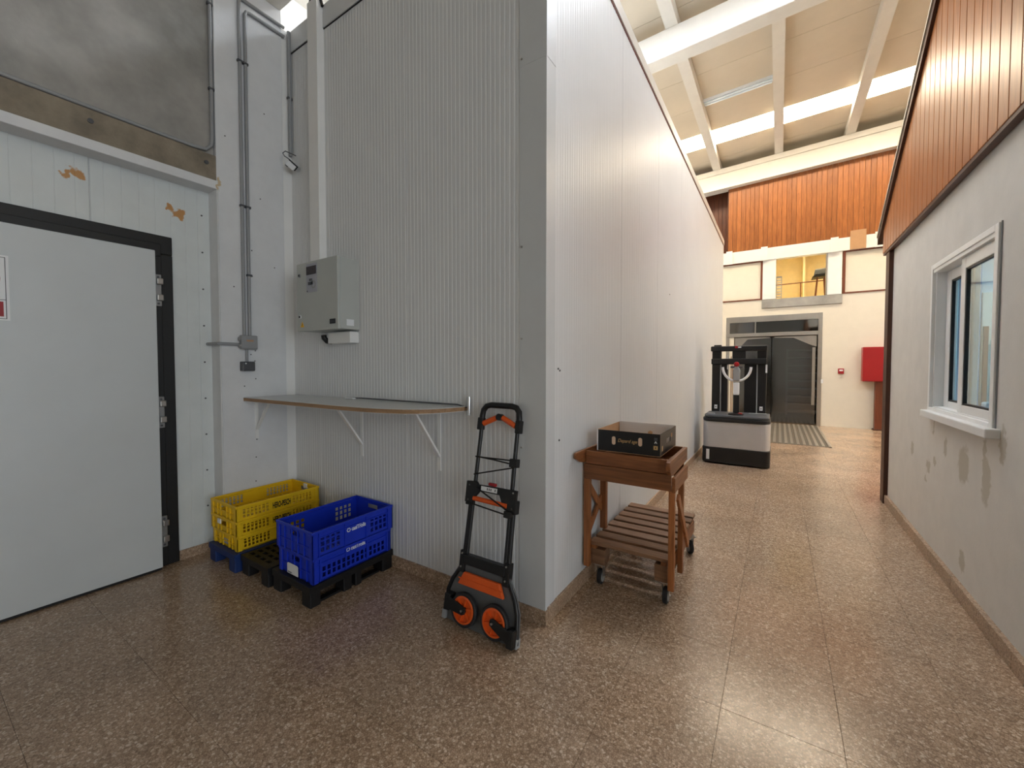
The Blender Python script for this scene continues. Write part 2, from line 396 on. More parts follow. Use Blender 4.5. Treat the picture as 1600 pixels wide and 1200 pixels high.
# ------------------------------------------------------------------ cold-store box (ribbed white panels)
CT = 4.0   # panel top; flashing runs on to 4.15
def rib_profile(x0, x1, depth=0.0015, first=0.016):
    """2-D outline of a micro-ribbed sheet: list of (along, out)"""
    P = [(x0, -0.003), (x0 + 0.003, 0.0)]; x = x0 + first; k = 0
    while x + 0.02 < x1:
        wv = 0.012 if k % 2 else 0.007
        P += [(x, 0.0), (x + 0.003, -depth), (x + 0.003 + wv, -depth), (x + 0.006 + wv, 0.0)]
        x += 0.0325; k += 1
    P += [(x1 - 0.003, 0.0), (x1, -0.003)]
    return P
wf = struct('wall_front', label='ribbed white cold store wall behind the shelf')
MB().box(-2.46, 0.0 - 0.02, 0.02, 0.10, 0, 4.15).build('core', M['trimgrey'], wf)
def panel_front(x0, x1):
    P = rib_profile(x0, x1); n = len(P); b = MB()
    b.add([(p[0], -p[1], 0.075) for p in P] + [(p[0], -p[1], CT) for p in P] + [(x0, 0.02, 0.075), (x1, 0.02, 0.075), (x0, 0.02, CT), (x1, 0.02, CT)],
          [(i, i + 1, n + i + 1, n + i) for i in range(n - 1)] + [(2 * n, 0, n, 2 * n + 2), (n - 1, 2 * n + 1, 2 * n + 3, 2 * n - 1)])
    return b.build('panel', M['panel'], wf)
xs = [-2.43, -1.88, -0.74, -0.16]
xs = [-2.43, -2.06, -1.06, -0.155]
for a, c in zip(xs[:-1], xs[1:]): panel_front(a, c - 0.001)
for a, c in ((-2.42, -1.35), (-1.349, -0.0)):
    MB().box(a, c - 0.002, -0.012, 0.02, CT, 4.165).build('flashing', M['trimgrey'], wf)
MB().box(-2.42, -0.17, -0.006, 0.0, CT - 0.006, CT).build('sealant_line', M['rubber'], wf)
# corner flashing of the box, two lengths with a lapped joint at 3.02 m
for z0, z1, t in ((0.075, 3.02, 0.003), (3.012, 4.165, 0.0045)):
    b = MB().prism([(-0.163, -t), (t, -t), (t, 0.10), (-0.004, 0.10), (-0.004, 0.006), (-0.163, 0.006)], 'z', z0, z1)
    b.build('corner_flashing', M['trimgrey'], wf)
for z in (0.95, 2.05, 3.05, 3.7, 1.55):
    MB().cyl((-0.148, -0.007, z), (-0.148, -0.002, z), 0.006, 10).build('rivet', M['steel'], wf)
wc = struct('wall_corridor', label='long ribbed white cold store wall along the corridor')
MB().box(-0.10, -0.02, 0.1, 8.02, 0, 4.15).build('core', M['trimgrey'], wc)
MB().box(-2.5, -0.1, 7.94, 8.02, 0, 4.15).build('end_core', M['panel'], wc)
MB().box(-7, 0.0, 0.1, 8.02, 4.08, 4.12).build('lid', M['panel'], wc)
def panel_corr(y0, y1):
    P = rib_profile(y0, y1, 0.0009); n = len(P); b = MB()
    b.add([(p[1], p[0], 0.085) for p in P] + [(p[1], p[0], CT - 0.02) for p in P] + [(-0.02, y0, 0.085), (-0.02, y1, 0.085), (-0.02, y0, CT - .02), (-0.02, y1, CT - .02)],
          [(i, i + 1, n + i + 1, n + i) for i in range(n - 1)] + [(2 * n, 0, n, 2 * n + 2), (n - 1, 2 * n + 1, 2 * n + 3, 2 * n - 1)])
    return b.build('panel', M['panel'], wc)
y = 0.10
while y < 8.0:
    y1 = min(y + 1.13, 8.02); panel_corr(y, y1 - 0.0015); y = y1
y = 0.10
while y < 8.0:
    y1 = min(y + 2.0, 8.02); MB().box(-0.02, 0.010, y, y1 - 0.003, CT - 0.004, 4.09).build('flashing', M['flash'], wc); y = y1
MB().box(-0.01, 0.004, 0.1, 8.02, CT - 0.02, CT - 0.004).build('sealant_line', M['redline'], wc)

for (yy, z) in ((.145, 1.385), (.165, 1.375), (.16, .98), (2.9, 2.2)): MB().cyl((0.0, yy, z), (0.0035, yy, z), 0.006, 8).build('rivet', M['greydark'], wc)
for z in (1.62, 1.70): MB().box(0.0, 0.012, 6.9, 6.96, z, z + .06).build('plate', M['greydark'], wc)
# skirting of the box
bf = struct('baseboard_front', label='brown terrazzo skirting along the ribbed wall')
x = -2.42
while x < 0.0:
    x1 = min(x + 0.4, 0.012); MB().box(x, x1 - 0.001, -0.012, 0.018, 0, 0.078).build('skirting_piece', M['skirt'], bf, bevel=0.002); x = x1 if x1 < 0.012 else 1
bc = struct('baseboard_corridor', label='brown terrazzo skirting along the corridor panels')
y = 0.018
while y < 8.0:
    y1 = min(y + 0.4, 8.02); MB().box(-0.018, 0.012, y, y1 - 0.001, 0, 0.088).build('skirting_piece', M['skirt'], bc, bevel=0.002); y = y1

# ------------------------------------------------------------------ left wall: door panels, lintel, concrete, pillar
wl = struct('wall_left', label='white panel wall with concrete above the cold store door')
def panel_left(y0, y1):
    P = [(y0, -0.004), (y0 + 0.003, 0)]; yy = y0 + 0.06
    while yy < y1 - 0.03:
        P += [(yy, 0), (yy + 0.002, -0.0012), (yy + 0.004, -0.0012), (yy + 0.006, 0)]; yy += 0.085
    P += [(y1 - 0.003, 0), (y1, -0.004)]; n = len(P); b = MB()
    b.add([(-2.56 + p[1], p[0], 0.07) for p in P] + [(-2.56 + p[1], p[0], 2.70) for p in P], [(i, i + 1, n + i + 1, n + i) for i in range(n - 1)])
    return b.build('panel', M['doorpanel'], wl)
for a, c in ((-0.615, -0.555), (-1.194, -0.617), (-2.34, -1.197), (-3.5, -2.343)): panel_left(a, c)
MB().box(-2.7, -2.566, -8, -0.5, 0, 2.75).build('backing', M['panel'], wl)
MB().box(-2.6, -2.56, -8, -3.5, 0.0, 2.7).build('panel', M['doorpanel'], wl)
MB().box(-2.70, -2.42, -8, -0.552, 2.69, 2.752).build('lintel', M['whitepaint'], wl, bevel=0.004)
MB().box(-2.70, -2.425, -8, -0.553, 2.752, 2.93).build('concrete_band', M['concrete_brown'], wl, bevel=0.004)
wu = struct('wall_upper', label='bare grey concrete panel above the cold store door')
MB().box(-2.70, -2.45, -8, -0.565, 2.931, 6.5).build('concrete_panel', M['concrete'], wu)
for yb in (-1.21, -0.62):
    MB().cyl((-2.425, yb, 2.86), (-2.418, yb, 2.86), 0.014, 14).build('anchor', M['greydark'], wl)
MB().box(-2.5595, -2.556, -0.635, -0.561, 0.07, 2.69).build('edge_strip', M['doorpanel'], wl)
for z in [0.35 + 0.27 * k for k in range(9)]:
    MB().cyl((-2.553, -0.61, z), (-2.549, -0.61, z), 0.006, 8).build('rivet', M['greydark'], wl)
bl = struct('baseboard_left', label='terrazzo skirting beside the cold store door')
MB().box(-2.6, -2.55, -0.79, -0.56, 0, 0.07).build('skirting_piece', M['skirt'], bl, bevel=0.002)
wp = struct('wall_pillar', label='white painted concrete pillar in the corner')
MB().box(-2.70, -2.42, -0.56, -0.075, 0, 6.4).build('shaft', M['whitepaint'], wp, bevel=0.006)
MB().box(-2.70, -2.428, -0.075, 0.02, 0, 4.17).build('corner_strip', M['white'], wp, bevel=0.004)
MB().box(-2.42, -1.95, -0.54, -0.08, 4.295, 4.6).build('corbel', M['beam'], wp, bevel=0.006)
MB().box(-2.42, -2.412, -0.555, -0.548, 0.0, 2.69).build('edge_bead', M['whitepaint'], wp)
for (yy, z) in ((-.318, 1.60), (-.318, 1.52), (-.322, 1.44), (-.35, 1.49), (-.318, 1.30), (-.40, 1.245), (-.318, 1.10), (-.318, 1.06), (-.318, .82), (-.325, .68), (-.33, .49), (-.26, 2.72), (-.33, 2.3), (-.33, 2.1), (-.16, 2.2), (-.5, 3.1), (-.22, 3.4), (-.46, 2.0)):
    MB().cyl((-2.421, yy, z), (-2.4185, yy, z), 0.005, 8).build('screw_hole', M['greydark'], wp)

# ------------------------------------------------------------------ cold store door
d1 = struct('door_1', (-2.5, -1.7, 0), 'pale grey cold store door in a black frame')
b = MB(); b.box(-2.559, -2.535, -2.72, -0.795, 2.17, 2.297); b.box(-2.559, -2.535, -0.93, -0.795, 0.005, 2.17); b.box(-2.559, -2.535, -2.72, -2.58, 0.005, 2.17)
b.build('frame', M['rubber'], d1, bevel=0.006)
b = MB(); b.box(-2.535, -2.522, -2.6, -0.862, 2.15, 2.235); b.box(-2.535, -2.522, -0.94, -0.862, 0.02, 2.15)
b.build('gasket', M['rubber'], d1, bevel=0.004)
MB().box(-2.534, -2.485, -2.62, -0.904, 0.018, 2.178).build('leaf', M['leaf'], d1, bevel=0.004)
MB().box(-2.53, -2.488, -2.61, -0.91, 0.004, 0.018).build('bottom_seal', M['rubber'], d1)
for z in (1.915, 1.083, 0.256):
    h = MB().box(-2.522, -2.505, -0.905, -0.868, z - 0.108, z + 0.108).build('hinge', M['zinc'], d1, bevel=0.004)
    for dz in (-0.05, 0.06):
        MB().box(-2.506, -2.486, -0.897, -0.862, z + dz - 0.021, z + dz + 0.021).build('knuckle', M['steel'], h, bevel=0.005)
    for dz in (-0.09, 0.09):
        MB().cyl((-2.505, -0.887, z + dz), (-2.50, -0.887, z + dz), 0.007, 10).build('bolt', M['greydark'], h)

# ------------------------------------------------------------------ right house wall
XR = 1.98
wr = struct('wall_right', label='white plaster wall of the indoor office house')
b = MB(); wy0, wy1, wz0, wz1 = 1.235, 2.285, 1.075, 2.115
b.box(XR, 2.10, -0.32, wy0, 0, 2.62); b.box(XR, 2.10, wy1, 3.60, 0, 2.62); b.box(XR, 2.10, wy0, wy1, 0, wz0); b.box(XR, 2.10, wy0, wy1, wz1, 2.62)
b.build('plaster', M['housewall'], wr)
MB().box(2.10, 6.5, 3.5, 3.60, 0, 2.62).build('end_plaster', M['housewall'], wr)
MB().box(2.10, 6.5, -0.32, -0.22, 0, 2.62).build('end_plaster', M['housewall'], wr)
MB().box(6.4, 6.5, -0.22, 3.5, 0, 2.62).build('end_plaster', M['housewall'], wr)
br = struct('baseboard_right', label='brown terrazzo skirting along the office house')
y = -0.32
while y < 3.62:
    y1 = min(y + 0.4, 3.62); MB().box(1.955, XR + .01, y, y1 - 0.001, 0, 0.09).build('skirting_piece', M['skirt'], br, bevel=0.003); y = y1
tr1 = struct('trim_1', label='dark brown corner post of the office house')
MB().box(1.945, 2.06, 3.601, 3.75, 0.0, 2.60).build('post', M['brown'], tr1, bevel=0.004)
# gable: vertical orange planks, lower edge 2.58, sloping eave edge
wg = struct('wall_gable', label='orange plank gable of the office house')
PW = 0.117; SL = (3.922 - 2.768) / (3.918 - 2.153)
RID = 1.8
def gz(yy): return 2.768 + SL * (3.918 - yy) if yy > RID else 2.768 + SL * (3.918 - RID) - SL * (RID - yy)
y = 3.83
while y > -0.32:
    ya, yb = y - PW + 0.003, y - 0.003
    MB().prism([(ya, 2.575), (yb, 2.575), (yb, gz(yb)), (ya, gz(ya))], 'x', 1.93, 1.952).build('plank', M['planks'], wg, bevel=0.003, seg=1)
    y -= PW
b = MB().prism([(-0.32, 2.58), (3.83, 2.58), (3.83, gz(3.83)), (RID, gz(RID)), (-0.32, gz(-0.32))], 'x', 1.953, 1.979)
b.build('backing', M['brown'], wg)
tr2 = struct('trim_2', label='dark brown boards edging the plank gable')
b = MB().prism([(3.98, gz(3.98) - 0.02), (3.98, gz(3.98) + 0.05), (RID, gz(RID) + 0.075), (RID, gz(RID) - 0.0)], 'x', 1.908, 1.955); b.build('bargeboard', M['brown'], tr2)
b = MB().prism([(-0.32, gz(-0.32)), (-0.32, gz(-0.32) + .075), (RID, gz(RID) + 0.075), (RID, gz(RID))], 'x', 1.908, 1.955); b.build('bargeboard', M['brown'], tr2)
MB().box(1.935, 1.975, -0.32, 3.83, 2.552, 2.575).build('lower_board', M['brown'], tr2)
tr3 = struct('trim_3', label='pale roof sheet over the office house')
MB().prism([(3.98, gz(3.98) + 0.052), (3.98, gz(3.98) + 0.08), (RID, gz(RID) + 0.11), (RID, gz(RID) + 0.078)], 'x', 1.90, 6.5).build('roof_sheet', M['roof'], tr3)
MB().prism([(-0.32, gz(-0.32) + 0.078), (-0.32, gz(-0.32) + .11), (RID, gz(RID) + 0.11), (RID, gz(RID) + 0.078)], 'x', 1.90, 6.5).build('roof_sheet', M['roof'], tr3)

# window with two sliding sashes
w1 = struct('window_1', (XR, 1.76, 1.0), 'white sliding window in the office house wall')
b = MB(); fx0, fx1 = 1.966, 2.075
b.box(fx0, fx1, 1.205, 1.25, 1.075, 2.135); b.box(fx0, fx1, 2.275, 2.31, 1.075, 2.135); b.box(fx0, fx1, 1.25, 2.275, 2.10, 2.135); b.box(fx0, fx1, 1.25, 2.275, 1.075, 1.10)
b.build('window_frame', M['white'], w1, bevel=0.003)
MB().box(1.985, 2.07, 2.255, 2.275, 1.10, 2.10).build('track', M['white'], w1, bevel=0.002)
MB().box(1.972, 2.07, 1.25, 2.275, 2.075, 2.10).build('track', M['white'], w1, bevel=0.002)
MB().box(1.985, 2.07, 1.25, 2.275, 1.10, 1.108).build('track', M['white'], w1)
MB().box(1.925, 1.985, 1.15, 2.305, 1.028, 1.078).build('window_sill', M['white'], w1, bevel=0.006)
MB().box(1.974, 1.981, 1.198, 1.204, 1.06, 2.14).build('sealant', M['greylight'], w1)
def sash(y0, y1, z0, z1, x0, x1, fw, ft, fb):
    b = MB(); b.box(x0, x1, y0, y0 + fw, z0, z1); b.box(x0, x1, y1 - fw, y1, z0, z1); b.box(x0, x1, y0 + fw, y1 - fw, z1 - ft, z1); b.box(x0, x1, y0 + fw, y1 - fw, z0, z0 + fb)
    s = b.build('sash', M['white'], w1, bevel=0.003)
    g = 0.012; b = MB(); a0, a1, c0, c1 = y0 + fw, y1 - fw, z0 + fb, z1 - ft
    b.box(x0 + .004, x0 + .022, a0, a0 + g, c0, c1); b.box(x0 + .004, x0 + .022, a1 - g, a1, c0, c1); b.box(x0 + .004, x0 + .022, a0, a1, c1 - g, c1); b.box(x0 + .004, x0 + .022, a0, a1, c0, c0 + g)
    b.build('gasket', M['black'], s)
    MB().box(x0 + .012, x0 + .018, a0, a1, c0, c1).build('pane', M['pane'], s)
sash(1.255, 1.80, 1.108, 2.073, 1.99, 2.02, 0.072, 0.07, 0.05)
sash(1.74, 2.25, 1.108, 2.07, 2.035, 2.06, 0.09, 0.07, 0.045)

# office behind the window
off = struct('wall_office', label='pale blue office room seen through the window')
for a_ in ((5.0, 5.08, 0.2, 3.5, 0, 2.55), (2.1, 5.0, 0.12, 0.2, 0, 2.55), (2.1, 5.0, 3.44, 3.5, 0, 2.55), (2.1, 5.08, 0.12, 3.5, 2.55, 2.6)): MB().box(*a_).build('plaster', M['office'], off)
for k in range(3): MB().box(2.115 + 0.14 * k, 2.25 + 0.14 * k, 3.40, 3.438, 0.0, 2.3).build('panel', M['officecyan'] if k < 2 else M['officeblue'], off, bevel=0.004)
MB().box(2.54, 3.4, 3.41, 3.438, 0, 2.05).build('door_leaf', M['cream'], off, bevel=0.004)
MB().box(2.548, 2.575, 3.38, 3.409, 0, 1.75).build('door_edge', M['brownpost'], off)
lp = thing('added_office_lamp', (3.4, 2.2, 2.49), 'added flat lamp lighting the office behind the window', 'lamp')  # added lamp, only there to light the room behind the glass
MB().box(2.8, 4.0, 2.05, 2.35, 2.51, 2.549).build('housing', M['white'], lp); MB().box(2.83, 3.97, 2.08, 2.32, 2.50, 2.51).build('diffuser', M['office_fill'], lp)
dk = thing('desk', (2.6, 2.95, 0), 'blue topped desk in the office behind the window', 'desk')
MB().box(2.2, 3.2, 2.70, 3.30, 0.98, 1.015).build('desk_top', M['officeblue'], dk, bevel=0.004)
for (a, c) in ((2.22, 2.72), (3.14, 2.72), (2.22, 3.24), (3.14, 3.24)): MB().box(a, a + .04, c, c + .04, 0, 0.98).build('leg', M['greylight'], dk)
pr = thing('printer', (2.62, 2.98, 1.015), 'white printer on the desk behind the window', 'printer')
MB().box(2.475, 2.80, 2.85, 3.15, 1.016, 1.10).build('body', M['white'], pr, bevel=0.015); MB().box(2.49, 2.78, 2.835, 2.85, 1.02, 1.05).build('tray', M['greylight'], pr, bevel=0.004)
MB().tube([(2.50, 2.95, 1.10), (2.50, 2.95, 1.16), (2.55, 2.95, 1.18), (2.60, 2.95, 1.16), (2.60, 2.95, 1.10)], 0.016, 8).build('paper_guide', M['white'], pr, smooth=True)

# ------------------------------------------------------------------ roof
rf = struct('ceiling', label='white sheet roof on beams with daylight strips')
RS = 0.04
def rz(x, base): return base + RS * x
def slab(x0, x1, y0, y1, z0, z1):
    """z given at x = 0, follows the roof slope"""
    return MB().hexa([(x0, y0, rz(x0, z0)), (x1, y0, rz(x1, z0)), (x1, y1, rz(x1, z0)), (x0, y1, rz(x0, z0)), (x0, y0, rz(x0, z1)), (x1, y0, rz(x1, z1)), (x1, y1, rz(x1, z1)), (x0, y1, rz(x0, z1))])
XA, XB = -7.0, 9.0
sky = [(2.90, 3.55), (8.20, 8.85)]
cuts = [-8.0]
y = -8.0
ed = sorted([e for s in sky for e in s])
edges = [-8, -7, -6, -5, -4, -3.0, -2.0, -0.9, 0.15, 1.1, 2.0, 2.9, 3.55, 4.5, 5.4, 6.15, 7.15, 8.20, 8.85, 9.6, 10.6]
for a, c in zip(edges[:-1], edges[1:]):
    if (a, c) in sky: continue
    slab(-2.9, XB, a + 0.003, c - 0.003, 6.60, 6.66).build('roof_sheet', M['roof'], rf)
    n_ = 2 if c - a > .7 else 1
    for q_ in range(n_): slab(XA, -2.906, a + (c - a) * q_ / n_ + 0.004, a + (c - a) * (q_ + 1) / n_ - 0.004, 6.60, 6.66).build('roof_sheet', M['white'], rf)
purl = [-0.37 + 1.322 * k for k in range(-5, 8)]
for px in purl:
    wp_ = 0.085
    slab(px - wp_, px + wp_, -8, 10.3, 6.42, 6.60).build('purlin', M['beam'], rf)
for (a, c) in sky:
    for p0, p1 in zip(purl[:-1], purl[1:]):
        slab(p0 + .002, p1 - .002, a, c, 6.605, 6.63).build('skylight', M['sky'] if a > 5 else M['sky2'], rf)
for (ya, yb, zb) in ((4.55, 4.80, 6.02), (9.86, 10.10, 5.90), (-0.45, -0.2, 6.02), (-5.7, -5.45, 6.02)):
    slab(XA, XB, ya, yb, zb, 6.419).build('rafter', M['beam'], rf, bevel=0.01)
slab(XA, XB, 9.80, 9.86, 5.90, 5.97).build('ledge', M['beam'], rf)
slab(XA, XB, 9.83, 9.86, 6.30, 6.419).build('ledge', M['beam'], rf)

lf = thing('strip_light', (0.28, 7.0, 6.5), 'twin tube strip light under the roof between two purlins', 'light')
slab(-0.28, 0.86, 6.93, 7.07, 6.555, 6.60).build('housing', M['label'], lf)
for yy in (6.96, 7.04):
    MB().tube([(-0.27, yy, rz(-.27, 6.535)), (0.85, yy, rz(.85, 6.535))], 0.016, 10).build('tube', M['tube_off'], lf, smooth=True)

# unseen closing walls of the hall
wb2 = struct('wall_hall', label='white outer walls of the hall')
for a_ in ((-7.1, -7.0, 0, 10.6, 0, 6.8), (9, 9.1, -1.4, 10.6, 0, 7.1), (9, 9.1, -8, -7.2, 0, 7.1), (9, 9.1, -7.2, -1.4, 4.6, 7.1), (-2.7, 9, -8.1, -8, 0, 7.1), (-7.0, -2.7, -0.1, 0.0, 0, 6.5)): MB().box(*a_).build('plaster', M['cream'], wb2)
b = MB(); b.box(8.96, 9.12, -1.44, -1.4, 0, 4.6); b.box(8.96, 9.12, -7.2, -7.16, 0, 4.6); b.box(8.96, 9.12, -7.16, -1.44, 4.56, 4.6)
b.build('door_frame', M['steel'], wb2)
MB().box(-0.1, 9, 10.32, 10.42, 5.7, 7.2).build('plaster', M['cream'], wb2)
MB().box(-7.1, -0.1, 10.46, 10.6, 5.7, 7.0).build('plaster', M['cream'], wb2)
pl_ = bpy.data.lights.new('gate_portal', 'AREA'); pl_.shape = 'RECTANGLE'; pl_.size = 5.7; pl_.size_y = 4.5; pl_.cycles.is_portal = True
po = bpy.data.objects.new('gate_portal', pl_); COL.objects.link(po); po.location = (9.06, -4.3, 2.28); po.rotation_euler = (math.radians(90), 0, math.radians(90))

# ------------------------------------------------------------------ back wall
YB = 10.0
wb = struct('wall_back', label='cream end wall with plank cladding above')
b = MB()
b.box(1.87, 9, YB, YB + .12, 0, 2.82); b.box(-1.7, 1.87, YB, YB + .12, 2.645, 2.82); b.box(-1.7, -0.12, YB, YB + .12, 0, 2.645)
b.box(-1.7, 0.655, YB, YB + .12, 2.82, 3.04); b.box(2.215, 9, YB, YB + .12, 2.82, 3.04)
b.build('plaster', M['cream'], wb)
MB().box(0.655, 2.215, YB - .03, YB + .12, 2.825, 3.035).build('slab_edge', M['concrete'], wb, bevel=0.005)
MB().box(-1.7, 9, YB - 0.04, YB + .12, 4.0, 4.29).build('white_beam', M['white'], wb, bevel=0.005)
for xx in (-0.14, 0.62, 1.98, 2.75): MB().box(xx, xx + .14, YB - .07, YB - .04, 3.99, 4.32).build('beam_joint', M['white'], wb)
MB().box(0.665, 0.94, YB - .02, YB + .12, 3.04, 4.0).build('white_post', M['white'], wb, bevel=0.004)
MB().box(1.935, 2.20, YB - .02, YB + .12, 3.04, 4.0).build('white_post', M['white'], wb, bevel=0.004)
MB().box(1.91, 1.935, YB - .03, YB + .12, 3.04, 4.0).build('metal_jamb', M['steel'], wb)
for (a, c) in ((-1.7, 0.62), (2.26, 3.9), (3.95, 5.6)):
    MB().box(a, c, YB + .01, YB + .10, 3.07, 3.97).build('infill_panel', M['cream'], wb)
    b = MB(); b.box(a - .045, a, YB - .015, YB + .1, 3.04, 4.0); b.box(c, c + .045, YB - .015, YB + .1, 3.04, 4.0); b.box(a, c, YB - .015, YB + .1, 3.97, 4.0); b.box(a, c, YB - .015, YB + .1, 3.04, 3.07)
    b.build('panel_frame', M['brownpost'], wb)
x = -0.10
while x < 5.5:
    MB().box(x, x + 0.092, YB - .035, YB - .012, 4.29, rz(x, 5.93)).build('plank', M['planks_back'], wb, bevel=0.003, seg=1); x += 0.095
MB().box(-0.1, 9, YB - .012, YB + .05, 4.29, 5.95).build('plank_backing', M['brown'], wb)
x = -1.62
while x < -0.12:
    MB().box(x, x + 0.092, YB + .38, YB + .40, 4.0, 5.98).build('plank', M['planks_shaded'], wb, bevel=0.003, seg=1); x += 0.095
MB().box(-7, -0.1, YB + .40, YB + .45, 0, 6.6).build('plank_backing', M['brown'], wb)
MB().box(-0.12, -0.10, YB - .012, YB + .40, 4.29, 5.9).build('return_board', M['planks_shaded'], wb)
slab(-0.1, 5.5, YB - .045, YB - .02, 5.905, 5.93).build('plank_trim', M['brown'], wb)

# doorway with swing flaps
d2 = struct('door_2', (0.85, YB, 0), 'steel framed doorway with dark see-through swing flaps')
b = MB(); b.box(1.79, 1.87, YB - .01, YB + .14, 0, 2.645); b.box(-0.12, 1.79, YB - .01, YB + .14, 2.50, 2.645); b.box(-0.12, 1.79, YB - .02, YB + .14, 2.135, 2.225); b.box(-0.12, -0.04, YB - .01, YB + .14, 0, 2.5)
b.build('frame', M['steel'], d2, bevel=0.004)
MB().box(0.515, 0.54, YB, YB + .1, 2.225, 2.5).build('mullion', M['steel'], d2)
for (a, c) in ((-0.04, 0.515), (0.54, 1.79)): MB().box(a, c, YB + .04, YB + .05, 2.225, 2.5).build('transom_pane', M['transom'], d2)
MB().box(-0.04, 0.06, YB, YB + .1, 0, 2.135).build('side_infill', M['cream'], d2)
for (a, c, sgn) in ((0.09, 0.87, -1), (0.89, 1.76, 1)):
    f = MB().box(a, c, YB + .06, YB + .068, 0.03, 2.09).build('flap', M['pvc'], d2)
    if sgn > 0: pol = [(1.77, 2.12), (1.77, 1.86), (1.70, 1.88), (1.32, 2.08), (0.93, 2.09), (0.93, 2.12)]
    else: pol = [(0.08, 2.12), (0.08, 1.80), (0.14, 1.82), (0.36, 2.07), (0.84, 2.09), (0.84, 2.12)]
    MB().prism(pol, 'y', YB + .03, YB + .058).build('hinge_arm', M['steel'], f, bevel=0.004)
    xe = 1.69 if sgn > 0 else 0.11
    MB().box(xe, xe + .06, YB + .03, YB + .058, 0.48, 1.84).build('edge_bar', M['steel'], f, bevel=0.004)
MB().box(1.86, 1.90, YB - .03, YB, 1.0, 1.09).build('switch', M['label'], d2, bevel=0.004)
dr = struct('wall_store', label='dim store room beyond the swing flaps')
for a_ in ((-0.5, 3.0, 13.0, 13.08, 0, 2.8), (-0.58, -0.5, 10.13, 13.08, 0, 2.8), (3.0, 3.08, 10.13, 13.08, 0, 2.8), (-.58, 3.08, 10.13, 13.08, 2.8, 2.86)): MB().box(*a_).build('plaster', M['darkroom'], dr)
rk = thing('shelf_rack', (1.6, 11.2, 0), 'grey wheeled rack in the dim store room beyond the flaps', 'rack')
for (a, c) in ((1.2, 11.0), (1.94, 11.0), (1.2, 11.5), (1.94, 11.5)):
    MB().box(a, a + .04, c, c + .04, 0.12, 1.85).build('upright', M['greylight'], rk); MB().cyl((a + .0, c + .02, .06), (a + .04, c + .02, .06), 0.06, 14).build('wheel', M['tyre'], rk, smooth=True)
for k in range(9): MB().box(1.2, 1.98, 11.0, 11.54, 0.2 + .2 * k, 0.23 + .2 * k).build('tier', M['greylight'], rk)

# mezzanine room behind the opening
for nm_, a_ in (('wall_mezzanine_rear', (0.0, 3.4, 12.6, 12.66, 2.98, 4.6)), ('wall_mezzanine_left', (-.06, 0.0, 10.13, 12.66, 2.98, 4.6)), ('wall_mezzanine_right', (3.4, 3.46, 10.13, 12.66, 2.98, 4.6)), ('ceiling_mezzanine', (0, 3.4, 10.13, 12.66, 4.6, 4.66)), ('floor_mezzanine', (0, 3.4, 10.13, 12.66, 2.90, 2.98)), ('wall_mezzanine_pier', (1.55, 1.60, 12.0, 12.6, 2.98, 4.6))):
    S_(MB().box(*a_).build(nm_, M['yellowwall']), 'yellow painted surface of the upper room')
ml = thing('mezzanine_lamp', (1.6, 11.0, 4.5), 'ceiling lamp in the yellow mezzanine room', 'lamp')
MB().box(1.0, 2.2, 10.9, 11.1, 4.52, 4.6).build('housing', M['white'], ml); MB().box(1.03, 2.17, 10.93, 11.07, 4.505, 4.52).build('diffuser', M['tube_mezz'], ml)
hr = thing('handrail', (1.4, 11.9, 2.98), 'thin dark handrail across the yellow mezzanine room', 'railing')
MB().tube([(0.6, 11.9, 3.68), (2.4, 11.9, 3.70)], 0.014, 8).build('rail', M['brownpost'], hr, smooth=True)
for xx in (0.75, 1.5, 2.3): MB().tube([(xx, 11.9, 2.98), (xx, 11.9, 3.69)], 0.012, 8).build('post', M['brownpost'], hr)
st = thing('bar_stool', (1.9, 11.3, 2.98), 'black padded stool in the yellow mezzanine room', 'stool')
MB().prism([(1.70, 3.66), (2.12, 3.68), (2.10, 3.76), (1.78, 3.76)], 'y', 11.1, 11.5).build('seat', M['black'], st, bevel=0.02)
MB().prism([(1.76, 3.76), (2.1, 3.76), (2.1, 3.95), (1.79, 3.93)], 'y', 11.44, 11.5).build('backrest', M['greydark'], st, bevel=0.02)
for (a, c) in ((1.78, 11.14), (2.02, 11.14), (1.78, 11.46), (2.02, 11.46)): MB().tube([(a + (.05 if a < 1.9 else -.05), 11.3 + (c - 11.3) * .6, 3.67), (a, c, 2.98)], 0.014, 8).build('leg', M['brownpost'], st)
ls = thing('louvred_shutter', (1.0, 10.2, 2.98), 'small grey louvred panel standing at the opening edge', 'shutter')
b = MB(); b.box(0.945, 0.96, 10.15, 10.2, 2.98, 3.60); b.box(1.05, 1.065, 10.15, 10.2, 2.98, 3.60); b.box(.96, 1.05, 10.15, 10.2, 3.57, 3.60); b.build('frame', M['greylight'], ls)
for k in range(8): MB().hexa([(0.96, 10.15, 3.02 + .068 * k), (1.05, 10.15, 3.02 + .068 * k), (1.05, 10.2, 3.045 + .068 * k), (.96, 10.2, 3.045 + .068 * k), (0.96, 10.15, 3.03 + .068 * k), (1.05, 10.15, 3.03 + .068 * k), (1.05, 10.2, 3.055 + .068 * k), (.96, 10.2, 3.055 + .068 * k)]).build('slat', M['greylight'], ls)
cb = tag(MB().box(2.325, 2.60, YB - .06, YB - .045, 4.0, 4.42).build('cardboard_sheet', M['card'], None, bevel=0.002), 'brown cardboard sheet on the white beam below the planks', 'cardboard')

